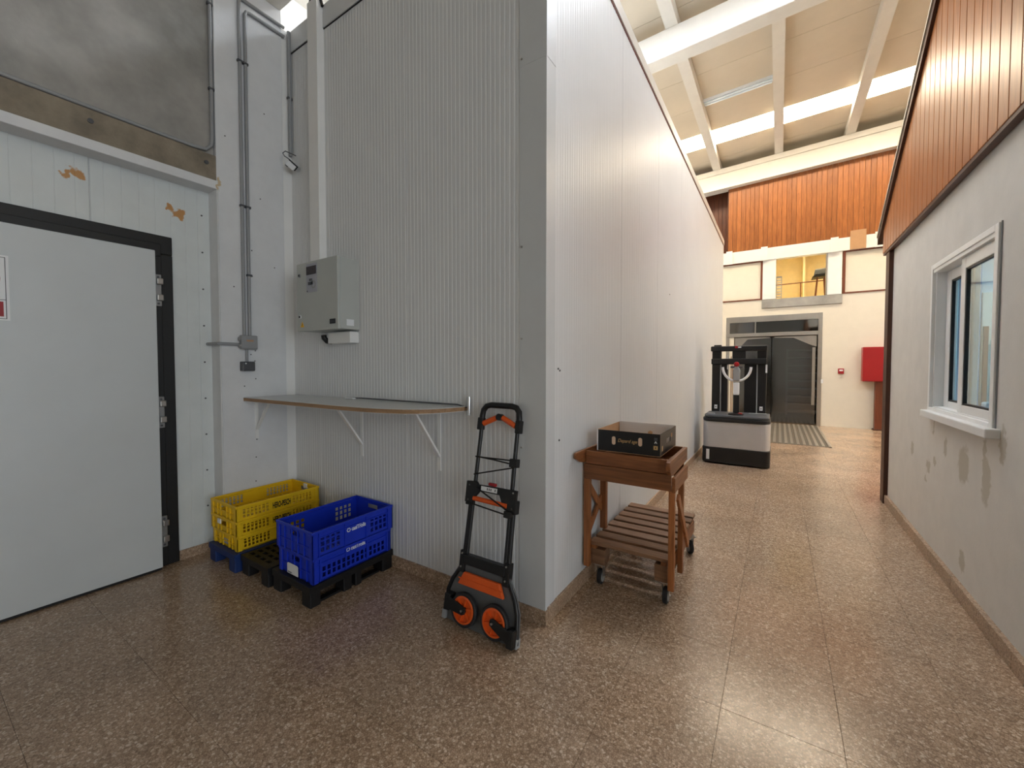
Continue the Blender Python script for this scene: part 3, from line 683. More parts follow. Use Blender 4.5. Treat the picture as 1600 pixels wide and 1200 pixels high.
# fire hose cabinet on a post, call point
fc = thing('hose_cabinet', (2.95, 9.85, 0), 'red fire hose cabinet on a brown post at the end wall', 'cabinet')
MB().box(2.57, 3.25, 9.76, 9.985, 1.065, 1.815).build('body', M['red'], fc, bevel=0.008)
MB().box(2.585, 3.24, 9.748, 9.759, 1.08, 1.80).build('door', M['red'], fc, bevel=0.004)
MB().box(2.93, 3.06, 9.744, 9.748, 1.18, 1.27).build('sticker', M['label'], fc); MB().box(2.93, 2.965, 9.744, 9.748, 1.15, 1.18).build('sticker', M['label'], fc)
MB().box(2.80, 2.94, 9.82, 9.96, 0.02, 1.065).build('post', M['brownpost'], fc); MB().box(2.775, 2.965, 9.80, 9.98, 0, 0.03).build('foot', M['brown'], fc)
cp = thing('call_point', (2.22, 9.98, 1.28), 'small red fire alarm call point on the cream end wall', 'alarm')
MB().box(2.17, 2.275, 9.96, 9.999, 1.225, 1.345).build('body', M['red'], cp, bevel=0.008); MB().box(2.19, 2.255, 9.955, 9.96, 1.285, 1.32).build('plate', M['label'], cp)

# grating on the floor before the doorway
gm = thing('floor_grating', (1.1, 8.4, 0), 'ribbed metal grating mat on the floor before the swing doors', 'mat')
MB().box(0.22, 1.82, 6.92, 9.95, 0.0, 0.004).build('base', M['matdark'], gm)
x = 0.24
while x < 1.80:
    MB().box(x, x + .045, 6.93, 9.94, 0.004, 0.014).build('rib', M['mat'], gm, bevel=0.003, seg=1); x += 0.0905

# ------------------------------------------------------------------ wall services
def conduit(name, pts, r, label, clips=(), mat='greylight'):
    t = thing(name, pts[-1], label, 'pipe')
    MB().tube(pts, r, 10).build('pipe', M[mat], t, smooth=True)
    for c in clips: MB().box(c[0] - .012, c[0] + .012, c[1] - r - .006, c[1] + r + .006, c[2] - .008, c[2] + .008).build('clip', M['greydark'], t, bevel=0.002)
    return t
xc = -2.4065
conduit('conduit', [(xc, -0.06, 4.17), (xc, -0.36, 4.17), (xc, -0.385, 4.165), (xc, -0.395, 4.14), (xc, -0.400, 1.63)], 0.012, 'left of the two tall grey conduits on the white pillar', [(xc, -.396, z) for z in (3.7, 2.62)])
conduit('conduit', [(xc, -0.06, 4.10), (xc, -0.32, 4.10), (xc, -0.345, 4.095), (xc, -0.355, 4.07), (xc, -0.362, 1.63)], 0.012, 'right of the two tall grey conduits on the white pillar', [(xc, -.357, z) for z in (3.7, 2.62, 2.1)])
conduit('conduit', [(-2.432, -0.575, 4.9), (-2.432, -0.578, 3.04), (-2.432, -0.585, 2.995), (-2.432, -0.62, 2.955), (-2.432, -0.70, 2.945), (-2.432, -2.6, 2.945)], 0.012, 'grey conduit bending along the bottom of the concrete panel', [(-2.432, -.577, 3.4), (-2.432, -.577, 4.0)])
conduit('conduit', [(-2.405, -0.022, 4.16), (-2.405, -0.022, 3.15)], 0.014, 'grey conduit in the corner above the small sensor', [(-2.405, -.022, 3.62)])
conduit('conduit', [(-2.549, -0.59, 1.565), (-2.40, -0.575, 1.565), (xc, -0.555, 1.565), (xc, -0.44, 1.565)], 0.012, 'short horizontal grey conduit entering the junction box')
conduit('conduit', [(xc, -0.385, 1.53), (xc, -0.385, 1.43)], 0.010, 'short grey conduit between the two pillar boxes')
jb = thing('junction_box', (-2.40, -0.38, 1.58), 'light grey junction box on the white pillar', 'box')
MB().box(-2.419, -2.37, -0.435, -0.320, 1.528, 1.636).build('body', M['greylight'], jb, bevel=0.008)
MB().box(-2.371, -2.362, -0.430, -0.325, 1.533, 1.631).build('lid', M['greylight'], jb, bevel=0.004); MB().box(-2.362, -2.361, -0.405, -0.355, 1.588, 1.60).build('sticker', M['card'], jb)
for z in (1.556, 1.606): MB().cyl((-2.395, -0.446, z), (-2.395, -0.434, z), 0.016, 12).build('gland', M['greylight'], jb)
sb = thing('switch_box', (-2.40, -0.38, 1.40), 'dark grey socket box below the junction box', 'box')
MB().box(-2.419, -2.375, -0.432, -0.340, 1.362, 1.435).build('body', M['greydark'], sb, bevel=0.006); MB().box(-2.376, -2.368, -0.428, -0.343, 1.366, 1.431).build('flap', M['greydark'], sb, bevel=0.004)
MB().cyl((-2.368, -0.41, 1.42), (-2.366, -0.41, 1.42), 0.006, 8).build('screw', M['label'], sb)
# sensor on cable loop
sn = thing('motion_sensor', (-2.39, -0.05, 3.08), 'small tilted white sensor with black bracket in the corner', 'sensor')
c0 = Vector((-2.322, -0.062, 3.035))
dn = Vector((0.80, -0.45, -0.40)).normalized(); sr = Vector((0.838, 0.546, 0)); sr = (sr - dn * sr.dot(dn)).normalized(); su = dn.cross(sr)
a45 = math.radians(42); sa = sr * math.cos(a45) + su * math.sin(a45); sb_ = -sr * math.sin(a45) + su * math.cos(a45)
def rb(mb, a0, a1, b0, b1, n0, n1):
    P = lambda a, b_, n: c0 + sa * a + sb_ * b_ + dn * n
    return mb.hexa([P(a0, b0, n0), P(a1, b0, n0), P(a1, b1, n0), P(a0, b1, n0), P(a0, b0, n1), P(a1, b0, n1), P(a1, b1, n1), P(a0, b1, n1)])
rb(MB(), -.024, .018, -.030, .036, -.03, .03).build('housing', M['label'], sn, bevel=0.005)
rb(MB(), .019, .030, -.042, .040, -.035, .012).build('bracket', M['black'], sn, bevel=0.003); rb(MB(), -.016, .019, -.042, -.033, -.035, .012).build('bracket', M['black'], sn, bevel=0.003)
rb(MB(), -.030, -.0245, .012, .036, .0, .012).build('slot', M['black'], sn)
MB().tube([c0 + sa * .027 + sb_ * .04, c0 + sa * .02 + sb_ * .075, c0 + sa * .03 + sb_ * .095, c0 + sa * .055 + sb_ * .09, c0 + Vector((-.01, .045, .10))], 0.004, 8).build('cable', M['greydark'], sn, smooth=True)
# vertical trunking
td = thing('cable_trunking', (-1.99, -0.03, 2.18), 'tall white cable trunking rising above the grey cabinet', 'trunking')
MB().box(-2.06, -1.945, -0.058, -0.001, 2.18, 4.20).build('duct', M['white'], td, bevel=0.003)
MB().box(-2.065, -1.94, -0.064, -0.058, 2.18, 4.20).build('cover', M['white'], td, bevel=0.002)
MB().tube([(-1.93, -0.02, 4.15), (-1.95, -0.03, 4.23), (-2.02, -0.035, 4.27), (-2.06, -0.035, 4.25), (-2.07, -0.035, 4.19)], 0.012, 8).build('cable', M['black'], td, smooth=True)
# electrical cabinet
ec = thing('electrical_cabinet', (-1.80, -0.09, 1.66), 'grey electrical cabinet with red display on the ribbed wall', 'cabinet')
MB().box(-2.055, -1.55, -0.155, -0.001, 1.665, 2.17).build('body', M['cabinet'], ec, bevel=0.005)
dr_ = MB().box(-2.06, -1.546, -0.18, -0.157, 1.662, 2.173).build('door', M['cabinet'], ec, bevel=0.004)
YD = -0.1805
MB().box(-1.925, -1.79, YD - .003, YD, 1.945, 2.155).build('control_plate', M['pale'], dr_, bevel=0.001)
MB().box(-1.918, -1.797, YD - .006, YD - .003, 2.075, 2.135).build('display', M['display'], dr_)
b = MB(); b.box(-1.90, -1.84, YD - .005, YD - .003, 2.0, 2.022); b.box(-1.885, -1.85, YD - .005, YD - .003, 2.028, 2.045); b.build('print', M['greydark'], dr_)
MB().lathe([(.030, 0), (.017, 0), (.017, .002), (.030, .002)], (-1.83, YD - .005, 2.0), 'y', 20).build('print', M['greylight'], dr_)
MB().cyl((-1.91, YD - .005, 1.955), (-1.91, YD - .003, 1.955), .006, 10).build('print', M['greydark'], dr_)
for z in (2.083, 1.772):
    k = MB().cyl((-2.015, YD - .006, z), (-2.015, YD, z), 0.014, 16).build('lock', M['label'] if z < 2 else M['greylight'], dr_); MB().cyl((-2.015, YD - .009, z), (-2.015, YD - .006, z), 0.009, 12).build('key_slot', M['black'], k)
b = MB().prism([(-2.012, 1.693), (-1.966, 1.693), (-1.989, 1.735)], 'y', YD - .002, YD); b.build('warning_triangle', M['warn'], dr_)
MB().prism([(-1.994, 1.700), (-1.987, 1.708), (-1.984, 1.722), (-1.991, 1.711)], 'y', YD - .0028, YD - .002).build('warning_triangle', M['black'], dr_)
MB().box(-1.64, -1.575, YD - .002, YD, 1.70, 1.735).build('nameplate', M['black'], dr_); text('lettering', 'LXNO', 0.018, M['greydark'], dr_, (-1.632, YD - .0025, 1.711), (1, 0, 0), (0, 0, 1))
MB().box(-1.549, -1.548, -0.11, -0.05, 1.69, 1.735).build('sticker', M['label'], ec)
tb = thing('trunking_stub', (-1.70, -0.05, 1.57), 'short white trunking box under the grey cabinet', 'trunking')
MB().box(-1.83, -1.56, -0.075, -0.001, 1.57, 1.65).build('body', M['white'], tb, bevel=0.003)
MB().tube([(-1.875, -0.08, 1.635), (-1.878, -0.075, 1.615), (-1.865, -0.06, 1.59), (-1.83, -0.045, 1.585)], 0.02, 10).build('cable', M['black'], tb, smooth=True)

# ------------------------------------------------------------------ shelf
sh = thing('wall_shelf', (-1.5, -0.2, 1.13), 'long white wall shelf with a rounded end and chipboard edge', 'shelf')
pf = [(-2.418, -0.001), (-2.418, -0.41), (-1.15, -0.405), (-0.98, -0.395), (-0.84, -0.370), (-0.73, -0.335), (-0.65, -0.285), (-0.60, -0.225), (-0.565, -0.14), (-0.545, -0.06), (-0.535, -0.001)]
MB().prism(pf, 'z', 1.132, 1.155).build('board', M['chip'], sh)
MB().prism(pf, 'z', 1.1551, 1.158).build('laminate_top', M['shelf'], sh); MB().prism(pf, 'z', 1.129, 1.1319).build('laminate_bottom', M['shelf'], sh)
for xb in (-1.535, -0.765):
    k = MB().box(xb - .015, xb + .015, -0.006, -0.001, 0.735, 1.129).build('bracket', M['white'], sh)
    MB().box(xb - .012, xb + .012, -0.30, -0.006, 1.122, 1.129).build('arm', M['white'], k); MB().bar((xb, -0.005, 0.825), (xb, -0.215, 1.125), 0.030, 0.012, (0, -1, 0)).build('brace', M['white'], k)
k = MB().box(-2.419, -2.413, -0.33, -0.306, 0.83, 1.129).build('bracket', M['white'], sh)
MB().box(-2.413, -2.15, -0.33, -0.306, 1.122, 1.129).build('arm', M['white'], k); MB().bar((-2.413, -0.318, 0.90), (-2.22, -0.318, 1.125), 0.022, 0.008, (1, 0, 0)).build('brace', M['white'], k)
tag(MB().tube([(-0.505, -0.022, 1.108), (-0.505, -0.022, 1.218)], 0.013, 14).build('chrome_rod', M['chrome'], None, smooth=True), 'short chrome rod on the wall at the shelf end', 'rod')
cbx = thing('cable', (-1.0, -0.03, 1.16), 'grey cable lying along the back of the shelf', 'cable')
MB().tube([(-1.60, -0.06, 1.165), (-1.55, -0.05, 1.168), (-1.50, -0.03, 1.168), (-1.2, -0.022, 1.166), (-0.85, -0.018, 1.166), (-0.6, -0.015, 1.166), (-0.53, -0.012, 1.15)], 0.0042, 8).build('wire', M['greydark'], cbx, smooth=True)
MB().box(-1.63, -1.54, -0.075, -0.04, 1.159, 1.170).build('plug', M['label'], cbx, bevel=0.004)

# ------------------------------------------------------------------ pallets
def pallet(x0, x1, y0, y1, mat, label, two_mid, grp=None):
    t = thing('plastic_pallet', ((x0 + x1) / 2, (y0 + y1) / 2, 0), label, 'pallet', grp)
    H = 0.128; Lx, Ly = x1 - x0, y1 - y0
    uc = [0, .03]; u = .03
    while u + .07 < Lx - .03: uc += [u + .045, u + .07]; u += .07
    uc += [Lx]; vc = [0, .04]; v = .04
    while v + .05 < Ly - .04: vc += [v + .024, v + .05]; v += .05
    vc += [Ly]
    hol = lambda i, j: i % 2 == 1 and j % 2 == 1 and i < len(uc) - 2 and j < len(vc) - 2
    MB().grid((x0, y0, H), (1, 0, 0), (0, 1, 0), uc, vc, hol).build('deck', mat, t, solid=0.018, fix=False)
    b = MB()
    for a, c in ((x0, x0 + .006), (x1 - .006, x1)): b.box(a, c, y0, y1, H - .04, H - .019)
    for a, c in ((y0, y0 + .006), (y1 - .006, y1)): b.box(x0 + .007, x1 - .007, a, c, H - .04, H - .019)
    b.build('apron', mat, t)
    fy = [(y0, y0 + .075), (y1 - .09, y1)] + ([(y0 + Ly * .36, y0 + Ly * .36 + .068), (y0 + Ly * .50, y0 + Ly * .50 + .055)] if two_mid else [(y0 + Ly * .45, y0 + Ly * .45 + .08)])
    for (a, c) in ((x0, x0 + .10), (x1 - .10, x1)):
        for (p, q_) in fy: MB().prism([(a + .006, p + .004), (c - .006, p + .004), (c - .006, q_ - .004), (a + .006, q_ - .004)], 'z', 0.0, H - .02).build('foot', mat, t, bevel=0.006)
        MB().box(a + .03, c - .03, y0 + .08, y1 - .095, 0.001, 0.014).build('runner', mat, t)
    return t
pallet(-1.61, -1.19, -0.62, -0.018, M['blackpallet'], 'black plastic pallet under the blue crates', True)
pallet(-1.985, -1.63, -0.635, -0.03, M['blackpallet'], 'empty black plastic pallet between the yellow and blue crates', False)
pallet(-2.40, -2.005, -0.665, -0.04, M['bluepallet'], 'dark blue plastic pallet under the yellow crates', False)

# ------------------------------------------------------------------ crates
def crate(name, x0, x1, y0, y1, z0, h, mat, label, grp, style):
    t = thing(name, ((x0 + x1) / 2, (y0 + y1) / 2, z0), label, 'crate', grp)
    Lx, Ly = x1 - x0, y1 - y0; rim = 0.016; i_ = 0.010
    a0, a1, c0, c1 = x0 + i_, x1 - i_, y0 + i_, y1 - i_
    # hole pattern along the long side
    def cols(L, groups, hw, pitch):
        e = [0]; hs = set()
        for (s, n) in groups:
            for k in range(n):
                e += [s + k * pitch, s + k * pitch + hw]; hs.add(len(e) - 2)
        e += [L]; return e, hs
    wl_, hl = c1 - c0, h - rim
    if style == 'yellow': uc, hs = cols(wl_, [(.04, 7), (.385, 6)], .016, .0255); rows, rh = [(.018, .018), (.043, .018), (.066, .010)], 0
    elif style == 'blue_low': uc, hs = cols(wl_, [(.055, 14)], .020, .033); rows = [(.022, .026), (.056, .026)]
    else: uc, hs = cols(wl_, [(.05, 4), (.40, 4)], .022, .034); rows = [(.025, .026), (.060, .026), (.095, .022)]
    vc = [0]; vh = set()
    for (s, hh) in rows: vc += [s, s + hh]; vh.add(len(vc) - 2)
    vc += [hl]
    hol = lambda i, j: (i in hs) and (j in vh)
    MB().grid((a1, c0, z0), (0, 1, 0), (0, 0, 1), uc, vc, hol).build('side_wall', mat, t, solid=0.004, fix=False)
    MB().grid((a0, c1, z0), (0, -1, 0), (0, 0, 1), uc, vc, hol).build('side_wall', mat, t, solid=0.004, fix=False)
    we = a1 - a0
    uc2, hs2 = cols(we, [(.05, 3), (we - .135, 3)], .018, .03)
    hu = [0, .05, we * .36, we * .64, we - .05, we]
    hv = [0, hl - .045, hl - .015, hl]
    if style == 'yellow':
        e2 = [0, .04]; hs3 = set()
        for k in range(8): e2 += [.045 + k * .033, .045 + k * .033 + .02]; hs3.add(len(e2) - 2)
        e2 += [we]; ends = (e2, [0, .012, .05, hl], lambda i, j: i in hs3 and j == 1)
        endtop = (hu, hv, lambda i, j: i == 2 and j == 1)
        ends = endtop if 'upper' in label or 'middle' in label else ends
    else: ends = (hu, hv, lambda i, j: i == 2 and j == 1)
    MB().grid((a0, c0, z0), (1, 0, 0), (0, 0, 1), *ends).build('end_wall', mat, t, solid=0.004, fix=False)
    MB().grid((a1, c1, z0), (-1, 0, 0), (0, 0, 1), hu, hv, lambda i, j: i == 2 and j == 1).build('end_wall', mat, t, solid=0.004, fix=False)
    # base lattice
    bu = [0]; k = 0
    while bu[-1] + .03 < we - .01: bu += [bu[-1] + .012, bu[-1] + .032]
    bu += [we]; bv = [0]
    while bv[-1] + .03 < wl_ - .01: bv += [bv[-1] + .012, bv[-1] + .032]
    bv += [wl_]
    MB().grid((a0, c0, z0 + .006), (1, 0, 0), (0, 1, 0), bu, bv, lambda i, j: i % 2 == 1 and j % 2 == 1 and i < len(bu) - 2 and j < len(bv) - 2).build('base', mat, t, solid=0.004, fix=False)
    # rim, corner posts, ribs
    zt = z0 + h; b = MB(); g = .012
    b.box(x0, x1, y0, y0 + g, zt - rim, zt); b.box(x0, x1, y1 - g, y1, zt - rim, zt); b.box(x0, x0 + g, y0 + g, y1 - g, zt - rim, zt); b.box(x1 - g, x1, y0 + g, y1 - g, zt - rim, zt)
    b.build('rim', mat, t, bevel=0.003)
    for (p, q_) in ((x0 + .002, y0 + .002), (x1 - .036, y0 + .002), (x0 + .002, y1 - .036), (x1 - .036, y1 - .036)):
        px = p if p < (x0 + x1) / 2 else p; b = MB()
        ox = 0 if p < (x0 + x1) / 2 else .026; oy = 0 if q_ < (y0 + y1) / 2 else .026
        b.box(p, p + .034, q_ + oy, q_ + oy + .008, z0, zt - rim); b.box(p + ox, p + ox + .008, q_, q_ + .034, z0, zt - rim)
        b.build('corner_post', mat, t, bevel=0.002)
    b = MB(); fx = [.10, .15, .24, .29] if style == 'yellow' else [.09, .17, .235, .30]
    for s in fx: b.box(x0 + s, x0 + s + .006, y0 + .002, y0 + .009, z0 + .004, zt - rim)
    for zz in (.38,): b.box(x0 + .036, x1 - .036, y0 + .003, y0 + .009, z0 + h * zz, z0 + h * zz + .006)
    b.build('end_ribs', mat, t)
    b = MB()
    if style != 'yellow':
        for s in (.045, .215, .37, .545): b.box(x1 - .009, x1 - .002, y0 + s, y0 + s + .006, z0 + .004, zt - rim)
        b.box(x1 - .009, x1 - .003, y0 + .036, y1 - .036, z0 + h * .70, z0 + h * .70 + .006)
        b.build('side_ribs', mat, t)
    return t
yz = 0.1285
ych = 0.1045
ylab = ['bottom yellow crate of the stack of three', 'middle yellow crate of the stack of three', 'topmost, upper yellow crate of the stack of three']
for k in range(3):
    gx = 0.0 if k else 0.008
    t = crate('yellow_crate', -2.405 + gx, -2.018 - gx, -0.648 + gx, -0.045 - gx, yz + .002 + k * (ych + .0005), ych, M['yellow'], ylab[k], 'stacked yellow crates', 'yellow')
    zt = yz + .002 + k * (ych + .0005)
    if k > 0:
        text('lettering', 'HERO-PESCH', 0.058, M['black'], t, (-2.018 - gx - .0095, -0.40, zt + .026), (0, 1, 0), (0, 0, 1), bold=0.0018, width=0.13)
    if k == 1: MB().box(-2.29, -2.245, -0.652, -0.642, zt + .052, zt + .085).build('tape', M['label'], t, bevel=0.003)
    if k == 2: MB().box(-2.22, -2.17, -0.062, -0.043, zt + .06, zt + .098).build('tape', M['label'], t, bevel=0.003)
    if k == 0: MB().box(-2.24, -2.18, -0.6315, -0.6305, zt + .02, zt + .055).build('sticker', M['pale'], t)
for k, (zz, hh, g, lab, sty) in enumerate(((0.1305, 0.152, 0.009, 'lower of two stacked blue plastic crates with white label', 'blue_low'), (0.283, 0.16, 0.0, 'upper blue plastic crate, open, on top of another blue crate', 'blue_up'))):
    t = crate('blue_crate', -1.578 + g, -1.183 - g, -0.608 + g, -0.022 - g, zz, hh, M['blue'], lab, 'stacked blue crates', sty)
    xt = -1.183 - g - .0095; z1 = zz + (0.085 if k else 0.112)
    MB().lathe([(.014, 0), (.009, 0), (.009, .0012), (.014, .0012)], (xt, -0.362, z1 + .011), 'x', 6).build('emblem', M['label'], t)
    text('lettering', 'casiTrolla', 0.036, M['label'], t, (xt, -0.340, z1), (0, 1, 0), (0, 0, 1), bold=0.0010, width=0.105)
    if k: MB().box(xt, xt + .0015, -0.30, -0.27, z1 + .022, z1 + .028).build('emblem', M['label'], t)
    if k == 0: MB().prism([(-1.463, .140), (-1.345, .140), (-1.345, .198), (-1.357, .205), (-1.452, .205), (-1.463, .198)], 'y', -0.6015, -0.6005).build('sticker', M['label'], t); text('lettering', 'plasgest', 0.014, M['greydark'], t, (-1.455, -0.602, .146), (1, 0, 0), (0, 0, 1))

# ------------------------------------------------------------------ folding hand truck (built upright, then leaned on the wall)
TH = math.atan(0.185)
ht = thing('hand_truck', (-0.262, -0.235, 0.0), 'black and orange folding hand truck leaning on the wall corner', 'hand truck', rot=(-TH, 0, 0))
HO = Vector((-0.262, -0.235, 0.0))
class HB(MB):
    def build(s, *a, **k):
        s.v = [tuple(Vector(v) + HO) for v in s.v]; return MB.build(s, *a, **k)
# local x right, z up the frame, -y towards the room
for sx in (-1, 1):
    HB().tube([(sx * .128, -.016, .36), (sx * .121, -.016, 1.07)], 0.0115, 12).build('upper_rail', M['blackmetal'], ht, smooth=True)
    HB().tube([(sx * .146, -.012, .30), (sx * .140, -.012, .72)], 0.0135, 12).build('lower_rail', M['blackmetal'], ht, smooth=True)
    HB().tube([(sx * .147, -.012, .34), (sx * .160, -.014, .29), (sx * .205, -.018, .22), (sx * .226, -.02, .16), (sx * .236, -.02, .02)], 0.012, 10).build('side_arm', M['blackmetal'], ht, smooth=True)
    HB().box(sx * .128 - .016, sx * .128 + .016, -.034, .004, 1.05, 1.12).build('handle_joint', M['black'], ht, bevel=0.005)
    HB().box(sx * .146 - .020, sx * .146 + .020, -.036, .008, .63, .70).build('rail_clamp', M['black'], ht, bevel=0.005)
    HB().box(sx * .146 - .018, sx * .146 + .018, -.034, .008, .27, .385).build('rail_foot', M['black'], ht, bevel=0.005)
    for zz in (.30, .37, .66, .74): HB().cyl((sx * .146, -.040, zz), (sx * .146, -.034, zz), .005, 8).build('rivet', M['steel'], ht)
HB().tube([(-.125, -.016, 1.06), (-.125, -.016, 1.13), (-.120, -.016, 1.165), (-.10, -.016, 1.188), (-.07, -.016, 1.195), (.07, -.016, 1.195), (.10, -.016, 1.188), (.120, -.016, 1.165), (.125, -.016, 1.13), (.125, -.016, 1.06)], 0.0165, 12).build('top_grip', M['black'], ht, smooth=True)
for sx in (-1, 1): HB().tube([(sx * .108, -.018, 1.088), (sx * .018, -.018, 1.128)], 0.0155, 12).build('orange_grip', M['orange'], ht, smooth=True)
HB().cyl((0, -.036, 1.13), (0, 0.0, 1.13), 0.019, 14).build('grip_hinge', M['black'], ht, smooth=True)
for pts in ([(-.13, -.03, .898), (.125, -.032, .905)], [(-.13, -.03, .90), (.0, -.034, .895), (.125, -.032, .885)], [(-.13, -.03, .80), (.125, -.032, .868)], [(-.09, -.05, .735), (.11, -.05, .655)], [(-.13, -.045, .645), (.12, -.045, .625)]):
    HB().tube(pts, 0.0042, 6).build('elastic_cord', M['black'], ht, smooth=True)
HB().box(.105, .15, -.045, -.004, .87, .915).build('cord_hook', M['black'], ht, bevel=0.004)
HB().box(.105, .15, -.052, -.004, .61, .645).build('cord_hook', M['black'], ht, bevel=0.004)
cpoly = [(-.168, .76), (-.10, .765), (-.085, .750), (.168, .755), (.168, .645), (.10, .645), (.085, .665), (.06, .715), (-.07, .715), (-.10, .68), (-.11, .645), (-.168, .645)]
HB().prism(cpoly, 'y', -.040, -.024).build('cross_plate', M['black'], ht, bevel=0.003)
HB().tube([(-.11, -.034, .672), (.115, -.034, .668)], 0.0135, 12).build('orange_bar', M['orange'], ht, smooth=True)
o = HB().box(-.062, .045, -.0415, -.0402, .722, .746).build('sticker', M['label'], ht)
text('lettering', '(0,-0.6)', 0.01, M['black'], ht, HO + Vector((-.03, -.0422, .729)), (1, 0, 0), (0, 0, 1)) if False else None
for k, xx in enumerate((-.022, -.010, .002, .030)): HB().box(xx, xx + .006, -.0422, -.0416, .728, .741).build('print', M['greydark'], ht)
HB().box(-.022, .028, -.036, -.018, .753, .770).build('red_button', M['red'], ht, bevel=0.005)
HB().box(-.14, .14, -.040, .004, .318, .368).build('crossbar', M['black'], ht, bevel=0.004)
for xx in (-.07, .045): HB().box(xx, xx + .028, -.004, .004, .24, .32).build('back_strap', M['greyplastic'], ht)
HB().prism([(-.152, .212), (.150, .212), (.118, .280), (-.118, .280)], 'y', -.045, -.022).build('orange_cover', M['orange'], ht, bevel=0.006)
HB().box(-.145, .14, -.048, -.045, .243, .249).build('cover_groove', M['orange'], ht)
tp = [(-.236, .004), (-.10, -.002), (.10, -.002), (.238, .004), (.246, .05), (.240, .16), (.215, .23), (.165, .31), (-.165, .31), (-.208, .24), (-.230, .16), (-.240, .05)]
HB().prism(tp, 'y', -.018, -.006).build('toe_plate', M['greyplastic'], ht, bevel=0.003)
for sx in (-1, 1): HB().box(sx * .232 - .014, sx * .232 + .014, -.034, .004, .004, .05).build('toe_cap', M['greylight'], ht, bevel=0.004)
for (cx_, cz_, sx) in ((-.086, .095, -1), (.112, .095, 1)):
    wh = HB().lathe([(.086, -.008), (.086, .008), (.080, .014), (.070, .012), (.070, -.012), (.080, -.014)], (cx_, -.044, cz_), 'y', 36).build('wheel', M['tyre'], ht, smooth=True)
    HB().lathe([(.070, -.012), (.070, .010), (.060, .010), (.060, -.014), ], (cx_, -.044, cz_), 'y', 36).build('hub_rim', M['orange'], wh, smooth=True)
    HB().cyl((cx_, -.046, cz_), (cx_, -.036, cz_), .062, 32).build('hub_disc', M['orange'], wh)
    for k in range(6):
        a = math.pi * k / 3 + .3
        HB().bar((cx_ + .018 * math.cos(a), -.050, cz_ + .018 * math.sin(a)), (cx_ + .063 * math.cos(a), -.050, cz_ + .063 * math.sin(a)), .007, .008, (0, 1, 0)).build('spoke', M['orange'], wh)
    HB().cyl((cx_, -.062, cz_), (cx_, -.044, cz_), .016, 18).build('hub_cap', M['black'], wh, smooth=True)
    HB().cyl((cx_, -.074, cz_), (cx_, -.066, cz_), .006, 10).build('axle_bolt', M['steel'], wh)
    oz = .012 if sx < 0 else -.045
    HB().prism([(cx_ - sx * .018, cz_ + .014), (cx_ - sx * .018, cz_ - .014), (cx_, cz_ - .024), (cx_ + sx * .105, cz_ + oz - .03), (cx_ + sx * .105, cz_ + oz + .034), (cx_, cz_ + .024)], 'y', -.066, -.056).build('wheel_arm', M['black'], ht, bevel=0.004)
    HB().box(min(cx_ + sx * .09, cx_ + sx * .128), max(cx_ + sx * .09, cx_ + sx * .128), -.066, -.01, cz_ + oz - .04, cz_ + oz + .045).build('arm_pivot', M['black'], ht, bevel=0.005)

# ------------------------------------------------------------------ wooden cart
ct = thing('wooden_cart', (0.28, 0.95, 0), 'brown wooden cart with slatted lower deck on castors', 'cart')
for k in range(8):
    y0 = 0.528 + .1145 * k
    MB().box(0.035, 0.522, y0, y0 + .083, .258, .280).build('slat', M['palletwood'], ct, bevel=0.003, seg=1)
for xx in (0.045, 0.478): MB().box(xx, xx + .035, .53, 1.41, .235, .257).build('deck_bearer', M['cartwood_y'], ct, bevel=0.002)
for (xa, xb) in ((.045, .135), (.44, .515)):
    for (ya, yb) in ((.535, .63), (1.30, 1.40)): MB().box(xa, xb, ya, yb, .135, .235).build('block', M['palletwood'], ct, bevel=0.004)
MB().box(.495, .52, .63, 1.40, .15, .235).build('side_rail', M['cartwood_y'], ct, bevel=0.003)
MB().box(.037, .06, .63, 1.40, .15, .235).build('side_rail', M['cartwood_y'], ct, bevel=0.003)
MB().box(.523, .556, .500, .530, .112, .70).build('leg', M['cartwood_z'], ct, bevel=0.003)
MB().box(.523, .553, .765, .805, .105, .70).build('leg', M['cartwood_z'], ct, bevel=0.003)
MB().box(.014, .050, .484, .526, .130, .691).build('leg', M['cartwood_z'], ct, bevel=0.003)
MB().box(.014, .056, .765, .805, .24 + .04, .70).build('leg', M['cartwood_z'], ct, bevel=0.003)
MB().bar((.560, .575, .64), (.560, .90, .245), .016, .045, (0, 1, 0)).build('brace', M['cartwood_z'], ct, bevel=0.002)
MB().bar((.022, .56, .34), (.022, .77, .50), .014, .045, (0, 1, 0)).build('brace', M['cartwood_z'], ct, bevel=0.002); MB().bar((.024, .56, .62), (.024, .77, .42), .012, .045, (0, 1, 0)).build('brace', M['cartwood_z'], ct, bevel=0.002)
MB().box(.014, .54, .481, .499, .692, .788).build('apron_board', M['cartwood'], ct, bevel=0.004)
MB().box(.014, .54, .845, .862, .692, .788).build('apron_board', M['cartwood'], ct, bevel=0.004)
MB().box(.541, .560, .495, .875, .682, .768).build('apron_side', M['cartwood_y'], ct, bevel=0.004)
MB().box(.030, .52, .472, .490, .792, .872).build('tray_front', M['cartwood'], ct, bevel=0.004)
MB().box(.030, .52, .915, .933, .792, .872).build('tray_back', M['cartwood'], ct, bevel=0.004)
MB().prism([(.425, .845), (.432, .815), (.455, .792), (.50, .778), (.93, .790), (.93, .872), (.45, .872), (.430, .865)], 'x', .522, .546).build('tray_side', M['cartwood_y'], ct, bevel=0.003)
MB().prism([(.325, .862), (.330, .845), (.40, .812), (.47, .795), (.93, .795), (.93, .872), (.47, .878), (.335, .878)], 'x', .014, .029).build('tray_side', M['cartwood_y'], ct, bevel=0.003)
